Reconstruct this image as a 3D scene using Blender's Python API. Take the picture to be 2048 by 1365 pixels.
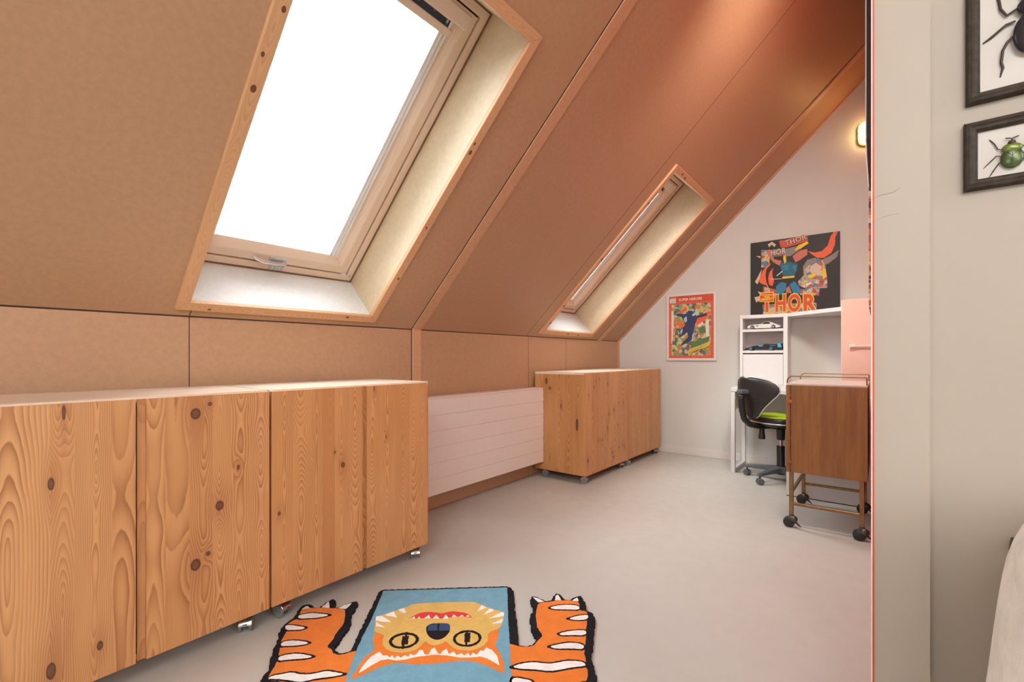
import bpy, bmesh, math, random
from mathutils import Matrix, Vector, noise as mnoise
for o in list(bpy.data.objects): bpy.data.objects.remove(o)
SC = bpy.context.scene; COL = SC.collection
R = math.radians
# ---------------------------------------------------------------- camera, sky, exposure
cam = bpy.data.cameras.new('camera'); camo = bpy.data.objects.new('camera', cam); COL.objects.link(camo)
camo.location = (0, 0, 1.03); camo.rotation_euler = (R(90), 0, R(38.447))
cam.sensor_width = 36; cam.lens = 927.85/2048*36; cam.shift_y = 31.4/2048; cam.clip_start = 0.02
SC.camera = camo
W = bpy.data.worlds.new('sky'); SC.world = W; W.use_nodes = True
bg = W.node_tree.nodes['Background']; bg.inputs[0].default_value = (0.93, 0.97, 1.0, 1); bg.inputs[1].default_value = 10.0
vs = SC.view_settings; vs.view_transform = 'Standard'; vs.look = 'None'; vs.gamma = 1; vs.exposure = 0.82; vs.use_curve_mapping = False
SC.cycles.max_bounces = 12; SC.cycles.diffuse_bounces = 8; SC.cycles.transparent_max_bounces = 12
SC.cycles.use_denoising = True; SC.cycles.sample_clamp_indirect = 8.0
SL = R(44.2)                                   # roof pitch
KX, KZ = -2.37, 1.207                          # knee wall plane, its top
EV = Vector((math.cos(SL), 0, math.sin(SL))); NV = Vector((-math.sin(SL), 0, math.cos(SL)))
ROOF = Matrix(((EV.x, 0, NV.x, KX), (0, 1, 0, 0), (EV.z, 0, NV.z, KZ), (0, 0, 0, 1)))   # local (up the slope, along the room, outwards)
RIDX = 0.9; RIDZ = KZ + (RIDX-KX)*math.tan(SL); SMAX = (RIDX-KX)/math.cos(SL)
ROOF2 = Matrix(((-EV.x, 0, -NV.x, 2*RIDX-KX), (0, -1, 0, 0), (EV.z, 0, NV.z, KZ), (0, 0, 0, 1)))
GY, BY = 4.97, -2.5                            # gable wall, wall behind the camera
def roofz(x): return KZ + (x-KX)*math.tan(SL) if x < RIDX else RIDZ - (x-RIDX)*math.tan(SL)
def portal(M, s, y, d, ls, ly):
    l = bpy.data.lights.new('sky_portal', 'AREA'); l.shape = 'RECTANGLE'; l.size = ls; l.size_y = ly; l.cycles.is_portal = True
    o = bpy.data.objects.new('sky_portal', l); COL.objects.link(o)
    o.matrix_world = M @ Matrix.Translation((s, y, d))
# openings in local (S0,S1,Y0,Y1)
SKY1 = (0.092, 1.672, 0.694, 1.588); SKY2 = (0.092, 1.672, 3.36, 4.21); SKY3_FILL = (0.092, 1.672, -1.75, -0.85)  # third opening is added behind the camera for fill light
RSKY_FILL = [(0.5, 2.2, -0.9, -0.1), (0.5, 2.1, 0.4, 1.2)]; BWIN_FILL = (-1.0, -.2, 1.2, 2.0)  # added openings out of view, sized for fill light
for a in (SKY1, SKY2, SKY3_FILL): portal(ROOF, (a[0]+a[1])/2, (a[2]+a[3])/2, .42, a[1]-a[0], a[3]-a[2])
for a in RSKY_FILL: portal(ROOF2, (a[0]+a[1])/2, (a[2]+a[3])/2, .42, a[1]-a[0], a[3]-a[2])

la = bpy.data.lights.new('alcove_ceiling_lamp', 'AREA'); la.shape = 'DISK'; la.size = .5; la.energy = 15; la.spread = R(115); la.color = (1, .90, .78)  # added fill light over the alcove, without a fixture
lo_ = bpy.data.objects.new('alcove_ceiling_lamp', la); COL.objects.link(lo_); lo_.location = (-.32, 2.5, 3.05); lo_.rotation_euler = (R(38), 0, R(12))
l = bpy.data.lights.new('sky_portal', 'AREA'); l.shape = 'RECTANGLE'; l.size = BWIN_FILL[1]-BWIN_FILL[0]; l.size_y = BWIN_FILL[3]-BWIN_FILL[2]; l.cycles.is_portal = True
o = bpy.data.objects.new('sky_portal', l); COL.objects.link(o); o.location = ((BWIN_FILL[0]+BWIN_FILL[1])/2, BY-.25, (BWIN_FILL[2]+BWIN_FILL[3])/2); o.rotation_euler = (R(90), 0, R(180)); o.rotation_euler = (R(-90), 0, 0) if False else (R(90), 0, 0)
# ---------------------------------------------------------------- object helpers
def link(o, parent=None):
    COL.objects.link(o)
    if parent: o.parent = parent
    return o
def tag(o, label=None, cat=None, group=None, kind=None):
    if label: o['label'] = label
    if cat: o['category'] = cat
    if group: o['group'] = group
    if kind: o['kind'] = kind
    return o
def empty(name, loc=(0, 0, 0), rz=0, M=None, parent=None):
    o = bpy.data.objects.new(name, None); o.empty_display_size = .05; link(o, parent)
    if M is not None: o.matrix_local = M
    else: o.location = loc; o.rotation_euler = (0, 0, rz)
    return o
def dup(o, parent=None, M=None):
    c = o.copy(); COL.objects.link(c)
    if parent is not None: c.parent = parent
    if M is not None: c.matrix_local = M
    for ch in list(o.children):
        m = ch.matrix_local.copy(); d = dup(ch, c); d.matrix_local = m
    return c
class MB:
    def __init__(s): s.v = []; s.f = []; s.mi = []; s.cur = 0
    def add(s, vs, fs):
        b = len(s.v); s.v += [tuple(x) for x in vs]
        for f in fs: s.f.append([b+i for i in f]); s.mi.append(s.cur)
        return s
    def box(s, x0, x1, y0, y1, z0, z1, M=None):
        v = [Vector((x, y, z)) for z in (z0, z1) for y in (y0, y1) for x in (x0, x1)]
        if M is not None: v = [M @ p for p in v]
        return s.add(v, [(0, 2, 3, 1), (4, 5, 7, 6), (0, 1, 5, 4), (2, 6, 7, 3), (0, 4, 6, 2), (1, 3, 7, 5)])
    def prism(s, poly, z0, z1, M=None):
        n = len(poly)
        a = sum(poly[i][0]*poly[(i+1) % n][1]-poly[(i+1) % n][0]*poly[i][1] for i in range(n))
        if a < 0: poly = poly[::-1]
        v = [Vector((p[0], p[1], z0)) for p in poly]+[Vector((p[0], p[1], z1)) for p in poly]
        if M is not None: v = [M @ p for p in v]
        return s.add(v, [tuple(range(n))[::-1], tuple(range(n, 2*n))]+[(i, (i+1) % n, n+(i+1) % n, n+i) for i in range(n)])
    def ring(s, rect, prof):                       # rect (a0,a1,b0,b1), prof [(inset, z)...] closed profile swept round it
        a0, a1, b0, b1 = rect; v = []
        for i, z in prof: v += [(a0+i, b0+i, z), (a1-i, b0+i, z), (a1-i, b1-i, z), (a0+i, b1-i, z)]
        n = len(prof); fs = []
        for k in range(n):
            for j in range(4):
                fs.append((k*4+j, k*4+(j+1) % 4, ((k+1) % n)*4+(j+1) % 4, ((k+1) % n)*4+j))
        return s.add(v, fs)
    def loft(s, loops, cap=True):
        n = len(loops[0]); v = [p for l in loops for p in l]; fs = []
        for k in range(len(loops)-1):
            for j in range(n): fs.append((k*n+j, k*n+(j+1) % n, (k+1)*n+(j+1) % n, (k+1)*n+j))
        if cap: fs.append(tuple(range(n))[::-1]); fs.append(tuple(range((len(loops)-1)*n, len(loops)*n)))
        return s.add(v, fs)
    def tube(s, pts, r, n=10, closed=False, cap=True):
        pts = [Vector(p) for p in pts]; rs = r if isinstance(r, (list, tuple)) else [r]*len(pts); loops = []; up = None
        for i, p in enumerate(pts):
            if closed: t = pts[(i+1) % len(pts)]-pts[i-1]
            else: t = pts[min(i+1, len(pts)-1)]-pts[max(i-1, 0)]
            t.normalize()
            if up is None: up = t.orthogonal().normalized()
            up = (up-t*up.dot(t)).normalized(); w = t.cross(up)
            loops.append([p+(up*math.cos(2*math.pi*j/n)+w*math.sin(2*math.pi*j/n))*rs[i] for j in range(n)])
        if closed: loops.append(loops[0]); cap = False
        return s.loft(loops, cap)
    def cyl(s, p0, p1, r, n=20): return s.tube([p0, p1], r, n)
    def lathe(s, prof, c=(0, 0, 0), ax='z', n=24):  # prof [(r, h)...]
        c = Vector(c); loops = []
        for r, h in prof:
            l = []
            for j in range(n):
                a = 2*math.pi*j/n; q = (r*math.cos(a), r*math.sin(a), h)
                l.append(c+Vector(q if ax == 'z' else ((q[2], q[0], q[1]) if ax == 'x' else (q[1], q[2], q[0]))))
            loops.append(l)
        return s.loft(loops)
    def ball(s, c, rad, nu=20, nv=12, M=None):
        rx, ry, rz = rad if isinstance(rad, (tuple, list)) else (rad,)*3; c = Vector(c); loops = []
        for i in range(nv+1):
            t = math.pi*(.02+.96*i/nv); l = []
            for j in range(nu):
                a = 2*math.pi*j/nu
                q = Vector((rx*math.sin(t)*math.cos(a), ry*math.sin(t)*math.sin(a), -rz*math.cos(t)))
                l.append(c+(M @ q if M is not None else q))
            loops.append(l)
        return s.loft(loops)
    def obj(s, name, mats, parent=None, smooth=None, bevel=0, M=None, seg=1, recalc=True):
        me = bpy.data.meshes.new(name); me.from_pydata(s.v, [], s.f)
        if not isinstance(mats, (list, tuple)): mats = [mats]
        for m in mats: me.materials.append(m)
        if len(mats) > 1: me.polygons.foreach_set('material_index', s.mi)
        if recalc:
            bm = bmesh.new(); bm.from_mesh(me); bmesh.ops.recalc_face_normals(bm, faces=bm.faces); bm.to_mesh(me); bm.free()
        if smooth is not None:
            me.polygons.foreach_set('use_smooth', [True]*len(me.polygons))
            me.set_sharp_from_angle(angle=R(smooth))
        o = bpy.data.objects.new(name, me); link(o, parent)
        if M is not None: o.matrix_local = M
        if bevel:
            b = o.modifiers.new('bevel', 'BEVEL'); b.width = bevel; b.segments = seg; b.limit_method = 'ANGLE'; b.angle_limit = R(40)
        return o
def textmesh(name, body, size, mat, parent, M, extrude=.0004, offset=0, ax='LEFT', sx=1, shear=0, space=1):
    cu = bpy.data.curves.new(name, 'FONT'); cu.body = body; cu.size = size; cu.extrude = extrude; cu.offset = offset
    cu.align_x = ax; cu.shear = shear; cu.space_character = space; cu.resolution_u = 3
    t = bpy.data.objects.new(name, cu); COL.objects.link(t)
    dg = bpy.context.evaluated_depsgraph_get(); me = bpy.data.meshes.new_from_object(t.evaluated_get(dg))
    bpy.data.objects.remove(t); me.materials.clear(); me.materials.append(mat)
    if sx != 1: me.transform(Matrix.Diagonal((sx, 1, 1, 1)))
    o = bpy.data.objects.new(name, me); link(o, parent); o.matrix_local = M
    return o
# ---------------------------------------------------------------- materials
class NT:
    def __init__(s, name):
        s.m = bpy.data.materials.new(name); s.m.use_nodes = True; s.t = s.m.node_tree; s.p = s.t.nodes['Principled BSDF']
    def n(s, typ, ins=None, **kw):
        nd = s.t.nodes.new(typ)
        for k, v in kw.items(): setattr(nd, k, v)
        for k, v in (ins or {}).items():
            if hasattr(v, 'is_linked') or isinstance(v, bpy.types.NodeSocket): s.t.links.new(v, nd.inputs[k])
            else: nd.inputs[k].default_value = v
        return nd
    def ma(s, op, a, b=0.0, c=0.0): return s.n('ShaderNodeMath', {0: a, 1: b, 2: c}, operation=op).outputs[0]
    def mr(s, v, a, b, c, d, sm=True):
        return s.n('ShaderNodeMapRange', {0: v, 1: a, 2: b, 3: c, 4: d}, interpolation_type='SMOOTHSTEP' if sm else 'LINEAR').outputs[0]
    def mix(s, f, a, b, bt='MIX'):
        nd = s.t.nodes.new('ShaderNodeMix'); nd.data_type = 'RGBA'; nd.blend_type = bt
        for i, v in ((0, f), (6, a), (7, b)):
            if isinstance(v, bpy.types.NodeSocket): s.t.links.new(v, nd.inputs[i])
            else: nd.inputs[i].default_value = v if i == 0 else (tuple(v)+(1,))[:4]
        return nd.outputs[2]
    def noise(s, vec, scale, detail=3, rough=.5, dim='3D'):
        ins = {'Scale': scale, 'Detail': detail, 'Roughness': rough}
        if vec is not None: ins['W' if dim == '1D' else 'Vector'] = vec
        return s.n('ShaderNodeTexNoise', ins, noise_dimensions=dim).outputs[0]
    def obj(s): return s.n('ShaderNodeTexCoord').outputs['Object']
    def xyz(s, x, y, z): return s.n('ShaderNodeCombineXYZ', {0: x, 1: y, 2: z}).outputs[0]
    def sep(s, v): return s.n('ShaderNodeSeparateXYZ', {0: v}).outputs
    def set(s, **kw):
        for k, v in kw.items():
            k = k.replace('_', ' ')
            if isinstance(v, bpy.types.NodeSocket): s.t.links.new(v, s.p.inputs[k])
            else: s.p.inputs[k].default_value = v
    def bump(s, h, strength, dist=.002):
        s.set(Normal=s.n('ShaderNodeBump', {'Height': h, 'Strength': strength, 'Distance': dist}).outputs[0])
def plain(name, col, rough=.5, metal=0, spec=.5, var=.04, scale=30, bump=0, bscale=200, **kw):
    k = NT(name); v = k.noise(k.obj(), scale, 3)
    lo = [c*(1-var) for c in col]; hi = [min(1, c*(1+var)) for c in col]
    k.set(Base_Color=k.mix(k.mr(v, .3, .7, 0, 1), lo, hi), Roughness=rough, Metallic=metal, Specular_IOR_Level=spec, **kw)
    if bump: k.bump(k.noise(k.obj(), bscale, 3), bump)
    return k.m
def pine(name, knots=(), light=(.67, .355, .15), dark=(.30, .11, .03), rough=.42):
    """flat-sawn boards: growth rings cut near the heart, warped by noise and drawn round knots (object x across, z along)"""
    k = NT(name)
    g = k.sep(k.n('ShaderNodeAttribute', attribute_name='grain').outputs['Vector'])
    q = k.sep(k.n('ShaderNodeAttribute', attribute_name='gpar').outputs['Vector'])
    u, v, seed = g[0], g[1], g[2]; sp, dep, tone = q[0], q[1], q[2]
    s7 = k.ma('MULTIPLY', seed, 7.31)
    warp = k.ma('MULTIPLY', k.ma('SUBTRACT', k.noise(k.xyz(k.ma('MULTIPLY', u, 13), k.ma('MULTIPLY', v, 1.5), s7), 1, 3, .5), .5), .024)
    hh = k.ma('MULTIPLY', k.ma('SUBTRACT', k.noise(k.ma('ADD', k.ma('MULTIPLY', v, 1.35), k.ma('MULTIPLY', seed, 13.7)), 1, 2.5, .4, '1D'), .5), .13)
    h = k.ma('ADD', dep, hh)
    uu = k.ma('ADD', u, warp)
    r = k.ma('SQRT', k.ma('ADD', k.ma('MULTIPLY', uu, uu), k.ma('MULTIPLY', h, h)))
    ph = k.ma('DIVIDE', r, k.ma('MULTIPLY', sp, .74))
    ob = k.sep(k.obj()); core = None; halo = None
    for kx, kz, ka, kb in knots:
        dx = k.ma('DIVIDE', k.ma('SUBTRACT', ob[0], kx), ka); dz = k.ma('DIVIDE', k.ma('SUBTRACT', ob[2], kz), kb)
        d2 = k.ma('ADD', k.ma('MULTIPLY', dx, dx), k.ma('MULTIPLY', dz, dz)); d2s = k.ma('ADD', k.ma('MULTIPLY', dx, dx), k.ma('MULTIPLY', k.ma('MULTIPLY', dz, dz), .3))
        w = k.ma('EXPONENT', k.ma('MULTIPLY', d2s, -.16))
        ph = k.ma('ADD', ph, k.ma('MULTIPLY', w, 2.6))
        c = k.mr(d2, .75, 1.25, 1, 0); hl = k.ma('EXPONENT', k.ma('MULTIPLY', d2s, -.16))
        c2 = k.mr(d2, .25, .6, 1, 0); cen = c2 if core is None else k.ma('MAXIMUM', cen, c2)
        core = c if core is None else k.ma('MAXIMUM', core, c); halo = hl if halo is None else k.ma('MAXIMUM', halo, hl)
    ph = k.ma('ADD', ph, k.ma('MULTIPLY', k.noise(k.xyz(k.ma('MULTIPLY', u, 60), k.ma('MULTIPLY', v, 12), s7), 1, 2), .35))
    fr = k.ma('FRACT', ph)
    ring = k.ma('MULTIPLY', k.ma('POWER', fr, 1.7), k.mr(fr, .9, 1.0, 1, 0))
    # very wide rings (board cut along a ring) keep a hard edge and an even fill
    patch = k.mr(k.noise(k.xyz(k.ma('MULTIPLY', u, 14), k.ma('MULTIPLY', v, 2.2), k.ma('ADD', s7, 3.3)), 1, 1), .3, .7, .5, 1.05)
    amt = k.ma('MULTIPLY', ring, patch)
    fib = k.noise(k.xyz(k.ma('MULTIPLY', u, 900), k.ma('MULTIPLY', v, 9), s7), 1, 2)
    lt = k.mix(tone, light, (light[0]*.80, light[1]*.70, light[2]*.62))
    col = k.mix(amt, lt, dark)
    col = k.mix(k.mr(fib, .3, .7, 0, .16), col, (dark[0]*1.1, dark[1]*1.1, dark[2]*1.1))
    if core is not None:
        col = k.mix(k.ma('MULTIPLY', halo, .42), col, (.30, .10, .035))
        kc = k.mix(cen, (.060, .020, .010), (.135, .052, .024))
        col = k.mix(k.ma('MULTIPLY', core, k.mr(k.noise(k.obj(), 160, 2), .2, .8, 1.0, .78)), col, kc)
    k.set(Base_Color=col, Roughness=rough, Specular_IOR_Level=.45)
    k.bump(k.ma('ADD', ring, fib), .06, .0006)
    return k.m
def setgrain(o, fn):
    me = o.data
    a = me.attributes.new('grain', 'FLOAT_VECTOR', 'CORNER'); b = me.attributes.new('gpar', 'FLOAT_VECTOR', 'CORNER')
    for p in me.polygons:
        c = p.center
        for li in p.loop_indices:
            co = me.vertices[me.loops[li].vertex_index].co
            x, y = fn(co, c, p.normal); a.data[li].vector = x; b.data[li].vector = y
def board(name, w, h, t, mat, parent, M, staves=None, seed=1, z0=0.0, notch=None, bevel=.0015):
    """glued pine board: x 0..w across the grain, z 0..h along it, y 0..t thick (front y=0); staves [(x1, spacing, depth, tone)...]"""
    rnd = random.Random(seed); mb = MB()
    if staves is None:
        staves = []; x = 0
        while x < w-.001:
            x = min(w, x+rnd.uniform(.06, .1));
            if w-x < .04: x = w
            staves.append((x, rnd.choice((.0045, .006, .007, .010)), rnd.uniform(0, .05), rnd.uniform(0, .75)))
    x = 0; info = []
    for i, s in enumerate(staves):
        f = .0
        if notch and s[0] <= notch+1e-6: f = .012
        mb.box(x, s[0], f, t, z0, h); info.append((x, s[0], s[1], s[2], s[3], seed*1.37+i*.917)); x = s[0]
    # one shell: weld staves together, keep only outside faces
    me = bpy.data.meshes.new(name); me.from_pydata(mb.v, [], mb.f); me.materials.append(mat)
    bm = bmesh.new(); bm.from_mesh(me); bmesh.ops.remove_doubles(bm, verts=bm.verts, dist=1e-5)
    inner = [f for f in bm.faces if abs(f.normal.x) > .9 and 1e-4 < f.calc_center_median().x < w-1e-4 and not notch]
    bmesh.ops.delete(bm, geom=inner, context='FACES_ONLY'); bmesh.ops.recalc_face_normals(bm, faces=bm.faces); bm.to_mesh(me); bm.free()
    o = bpy.data.objects.new(name, me); link(o, parent); o.matrix_local = M
    def fn(co, c, n):
        for a, b, sp, dep, tone, sd in info:
            if a-1e-4 <= c.x <= b+1e-4: break
        if abs(n.x) > .8: return (co.y+.01, co.z, sd), (sp, dep, tone)
        if abs(n.z) > .8: return (co.x-(a+b)/2, co.y*3+9, sd), (sp, dep+.02, tone)
        return (co.x-(a+b)/2+.008*math.sin(sd*9), co.z+sd, sd), (sp, dep, tone)
    setgrain(o, fn)
    return o
def XZ(x, y, z, ax):            # board frame: ax 'front' faces +X (x->+Y), 'end' faces -Y (x->-X.. +X), 'top'
    if ax == 'front': return Matrix(((0, -1, 0, x), (1, 0, 0, y), (0, 0, 1, z), (0, 0, 0, 1)))
    if ax == 'end': return Matrix(((1, 0, 0, x), (0, 1, 0, y), (0, 0, 1, z), (0, 0, 0, 1)))
    if ax == 'top': return Matrix(((1, 0, 0, x), (0, 0, 1, y), (0, -1, 0, z), (0, 0, 0, 1)))   # across X, grain along Y, thickness down
def mdf(name, col, rough=.52):
    k = NT(name); ob = k.obj()
    f1 = k.noise(ob, 420, 3, .65); f2 = k.noise(ob, 45, 4, .6); f3 = k.noise(ob, 2.2, 2)
    c = k.mix(k.mr(f2, .3, .7, 0, 1), [x*.93 for x in col], [x*1.05 for x in col])
    c = k.mix(k.mr(f1, .56, .72, 0, .30), c, [x*.62 for x in col])
    c = k.mix(k.mr(f1, .42, .28, 0, .22), c, [min(1, x*1.5) for x in col])
    c = k.mix(k.mr(f3, .35, .65, 0, .14), c, [col[0]*.9, col[1]*.86, col[2]*.82])
    k.set(Base_Color=c, Roughness=k.mr(f2, .3, .7, rough-.05, rough+.08), Specular_IOR_Level=.5)
    k.bump(f1, .05, .0008)
    return k.m
M_MDF = mdf('mdf_board', (.475, .285, .163)); M_MDF_SKYLIT = mdf('mdf_reveal', (.62, .50, .33), .5); M_BATTEN = mdf('mdf_batten', (.60, .345, .195), .45)  # reveal board is a lightened copy, skylight painted into its colour
M_SEAM_SHADE = plain('brown_joint', (.07, .042, .026), .8)  # dark strips close the sheet joints and paint shadow lines beside battens
M_DARK = plain('dark_gap', (.03, .022, .016), .8)
M_WALL = plain('wall_paint', (.62, .615, .58), .62, var=.015, scale=3, bump=.04, bscale=350)
M_WALLN = plain('wall_paint_cream', (.43, .375, .31), .62, var=.015, scale=3, bump=.04, bscale=350)
M_RED = plain('red_paint', (.58, .085, .03), .5, var=.05)
M_REVW = plain('white_plaster', (.72, .72, .705), .7, var=.03, scale=60, bump=.25, bscale=120)  # lower window reveal in off-white with a fine bump
M_WHITE = plain('white_lacquer', (.72, .71, .70), .35, var=.01)
M_RAD = plain('radiator_enamel', (.74, .665, .615), .38, var=.01)
M_BB = plain('skirting_paint', (.66, .63, .60), .45, var=.01)
M_PINE = pine('pine'); M_PINEL = pine('pine_trim', light=(.70, .43, .235), dark=(.55, .29, .13))
M_PINE_SKYLIT = pine('bleached_pine', light=(.84, .76, .66), dark=(.66, .52, .38), rough=.35)  # cabinet tops whitened, skylight glare painted into the pine colour
M_PALE = pine('pale_window_pine', light=(.80, .66, .53), dark=(.70, .53, .39), rough=.4)
M_CHROME = plain('chrome', (.72, .73, .75), .22, 1.0, var=.03)
M_ALU = plain('aluminium', (.75, .78, .80), .3, 1.0, var=.02); M_RAIL = plain('blind_rail_white', (.88, .90, .91), .35, .1, var=.01)  # blind rails set near white to paint skylight onto the metal
M_STEEL = plain('zinc_steel', (.55, .55, .55), .35, 1.0, var=.06)
M_BLACK = plain('black_plastic', (.018, .019, .021), .38, var=.1)
M_BLACKV = plain('black_vinyl', (.022, .021, .023), .42, var=.1, bump=.08, bscale=500)
M_GREYP = plain('grey_plastic', (.09, .105, .12), .4, var=.08)
def floor_mat():
    k = NT('poured_floor'); ob = k.obj()
    a = k.noise(ob, .9, 3, .5); b = k.noise(ob, 14, 4, .6); c = k.noise(ob, 320, 2)
    col = k.mix(k.mr(a, .3, .7, 0, 1), (.475, .468, .432), (.525, .515, .472))
    col = k.mix(k.mr(b, .35, .7, 0, .25), col, (.46, .45, .415)); col = k.mix(k.mr(c, .62, .75, 0, .12), col, (.38, .35, .32))
    k.set(Base_Color=col, Roughness=k.mr(b, .3, .7, .36, .46), Specular_IOR_Level=.4); k.bump(b, .03, .002)
    return k.m
M_FLOOR = floor_mat()
def glass_mat():
    k = NT('window_glass'); t = k.t; out = t.nodes['Material Output']
    fr = k.n('ShaderNodeFresnel', {'IOR': 1.45}).outputs[0]
    tr = k.n('ShaderNodeBsdfTransparent', {0: (.97, .98, .98, 1)}).outputs[0]; gl = k.n('ShaderNodeBsdfGlossy', {'Roughness': .02}).outputs[0]
    mx = k.n('ShaderNodeMixShader', {0: fr, 1: tr, 2: gl}).outputs[0]; t.links.new(mx, out.inputs[0])
    return k.m
M_GLASS = glass_mat()
# ---------------------------------------------------------------- the setting
def holed(mb, rect, holes, d0, d1, M=None):
    s0, s1, y0, y1 = rect
    cs = sorted({s0, s1}|{min(max(v, s0), s1) for h in holes for v in h[:2]}); cy = sorted({y0, y1}|{min(max(v, y0), y1) for h in holes for v in h[2:]})
    for a, b in zip(cs, cs[1:]):
        for c, d in zip(cy, cy[1:]):
            ms, my = (a+b)/2, (c+d)/2
            if any(h[0] < ms < h[1] and h[2] < my < h[3] for h in holes): continue
            mb.box(a, b, c, d, d0, d1, M)
fl = MB().box(KX-.3, 4.4, BY-.2, GY+.2, -.2, 0).obj('floor', M_FLOOR); tag(fl, 'light grey poured floor with a soft sheen', kind='structure')
# left roof slope: slab, lining sheets, cover battens
grow = lambda a, e: (a[0]-e, a[1]+e, a[2]-e, a[3]+e)
mb = MB(); holed(mb, (-.25, SMAX+.25, BY-.2, GY+.2), [grow(a, .014) for a in (SKY1, SKY2, SKY3_FILL)], .012, .38)
ceil = mb.obj('ceiling', M_MDF, M=ROOF); tag(ceil, 'sloping attic ceiling lined with bare brown fibreboard sheets', kind='structure')
for y0, y1 in ((BY, -1.9), (-1.897, -.53), (-.527, .7105), (.7135, 1.9385), (2.02, 3.1785), (3.1815, 4.448), (4.525, GY)):
    mb = MB(); holed(mb, (.003, SMAX, y0, y1), [grow(a, .012) for a in (SKY1, SKY2, SKY3_FILL)], 0, .0125); mb.obj('panel', M_MDF, ceil)
for y0, y1, pr in ((1.945, 2.02, .006), (4.455, 4.525, .012)):
    MB().box(-.006, SMAX, y0, y1, -pr, .012).obj('batten', M_BATTEN, ceil, bevel=.002)
MB().box(0, SMAX, GY-.022, GY, -.012, .012).obj('edge_strip', M_BATTEN, ceil)
mb = MB(); holed(mb, (-.25, SMAX+.25, -GY-.2, -BY+.2), RSKY_FILL, 0, .3)
c2 = mb.obj('ceiling_right', M_MDF, M=ROOF2); tag(c2, 'opposite ceiling slope behind the partition', kind='structure')
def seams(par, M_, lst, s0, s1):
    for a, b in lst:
        for (u, v) in ((s0, s1),): MB().box(u, v, a, b, -.0006, .011).obj('joint', M_SEAM_SHADE, par)
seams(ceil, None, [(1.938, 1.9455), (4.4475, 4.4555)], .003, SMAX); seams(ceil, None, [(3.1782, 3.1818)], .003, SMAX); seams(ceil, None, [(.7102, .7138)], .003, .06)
MB().box(-.006, .0035, BY, GY, -.0004, .011).obj('joint', M_SEAM_SHADE, ceil)
# knee wall
mb = MB().box(KX-.25, KX-.012, BY-.2, GY+.2, 0, KZ+.1); kw = mb.obj('wall_left', M_MDF); tag(kw, 'low knee wall of brown fibreboard below the slope', kind='structure')
for y0, y1 in ((BY, -.53), (-.527, .7105), (.7135, 1.9385), (2.02, 3.2125), (3.2155, 3.818), (3.821, GY)):
    MB().box(KX-.0125, KX, y0, y1, .003, KZ-.004).obj('panel', M_MDF, kw)
for a, b in ((.710, .714), (1.938, 1.9455), (3.212, 3.216), (3.8175, 3.8215)): MB().box(KX-.011, KX+.0004, a, b, .003, KZ-.004).obj('joint', M_SEAM_SHADE, kw)
MB().box(KX-.01, KX+.006, 1.945, 2.02, 0, KZ).obj('batten', M_BATTEN, kw, bevel=.002)
MB().box(KX-.01, KX+.012, GY-.03, GY, 0, KZ).obj('edge_strip', M_BATTEN, kw)
def gable(name, y0, y1, mat, x0, x1, label):
    pts = [(x0, 0), (x1, 0), (x1, roofz(x1)+.02)]+([(RIDX, RIDZ+.02)] if x0 < RIDX < x1 else [])+[(x0, roofz(x0)+.02)]
    M = Matrix(((1, 0, 0, 0), (0, 0, -1, 0), (0, 1, 0, 0), (0, 0, 0, 1)))
    o = MB().prism(pts, -y1, -y0, M).obj(name, mat); tag(o, label, kind='structure'); return o
gable('wall_far', GY, GY+.2, M_WALL, KX-.2, 4.4, 'light grey painted gable wall at the far end')
mb = MB(); MW = Matrix(((1, 0, 0, 0), (0, 0, -1, 0), (0, 1, 0, 0), (0, 0, 0, 1))); b0, b1, b2, b3 = BWIN_FILL
for pts in ([(KX-.2, 0), (b0, 0), (b0, roofz(b0)+.02), (KX-.2, roofz(KX-.2)+.02)], [(b1, 0), (4.4, 0), (4.4, roofz(4.4)+.02), (b1, roofz(b1)+.02)], [(b0, 0), (b1, 0), (b1, b2), (b0, b2)], [(b0, b3), (b1, b3), (b1, roofz(b1)+.02), (RIDX, RIDZ+.02), (b0, roofz(b0)+.02)]):
    mb.prism(pts, -BY, -BY+.2, MW)
tag(mb.obj('wall_back', M_WALLN), 'wall behind the camera', kind='structure')
gable('wall_near', 1.455, 1.56, M_WALLN, .07, 4.4, 'cream painted wall that carries the framed beetles')
o = MB().box(4.17, 4.4, BY-.2, 1.6, 0, KZ+.1).obj('wall_right', M_WALLN); tag(o, 'low wall on the right side', kind='structure')
# partition: end face cream, face towards the alcove red
PX0, PX1, PY = -.015, .0875, 1.40
mb = MB(); mb.prism([(PX0, 0), (PX1, 0), (PX1, roofz(PX1)+.01), (PX0, roofz(PX0)+.01)], -GY, -PY, Matrix(((1, 0, 0, 0), (0, 0, -1, 0), (0, 1, 0, 0), (0, 0, 0, 1))))
mb.mi = [1 if sum(mb.v[i][0] for i in f)/4 < PX0+1e-4 else 0 for f in mb.f]
pw = mb.obj('wall_partition', [M_WALLN, M_RED]); tag(pw, 'narrow cream end of the partition wall with red paint on its hidden side', kind='structure')
M_PINKW = plain('pale_pink_paint', (.80, .66, .62), .5)
o = MB().box(PX0-.0022, PX0+.0004, PY-.0035, PY+.002, 0, 3.4).obj('edge_bead', M_PINKW, pw)
o = MB().box(PX0+.0004, PX0+.0036, PY-.002, PY+.001, 0, 3.4).obj('paint_line', M_RED, pw); tag(o, 'red paint line along the edge')
M_SCR = plain('scuff', (.34, .29, .24), .7)
MB().tube([(-.012, PY-.0004, 1.408), (.004, PY-.0004, 1.412), (.022, PY-.0004, 1.413), (.037, PY-.0004, 1.421)], [.0003, .0006, .0008, .0003], 6).obj('scuff_mark', M_SCR, pw)
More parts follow.
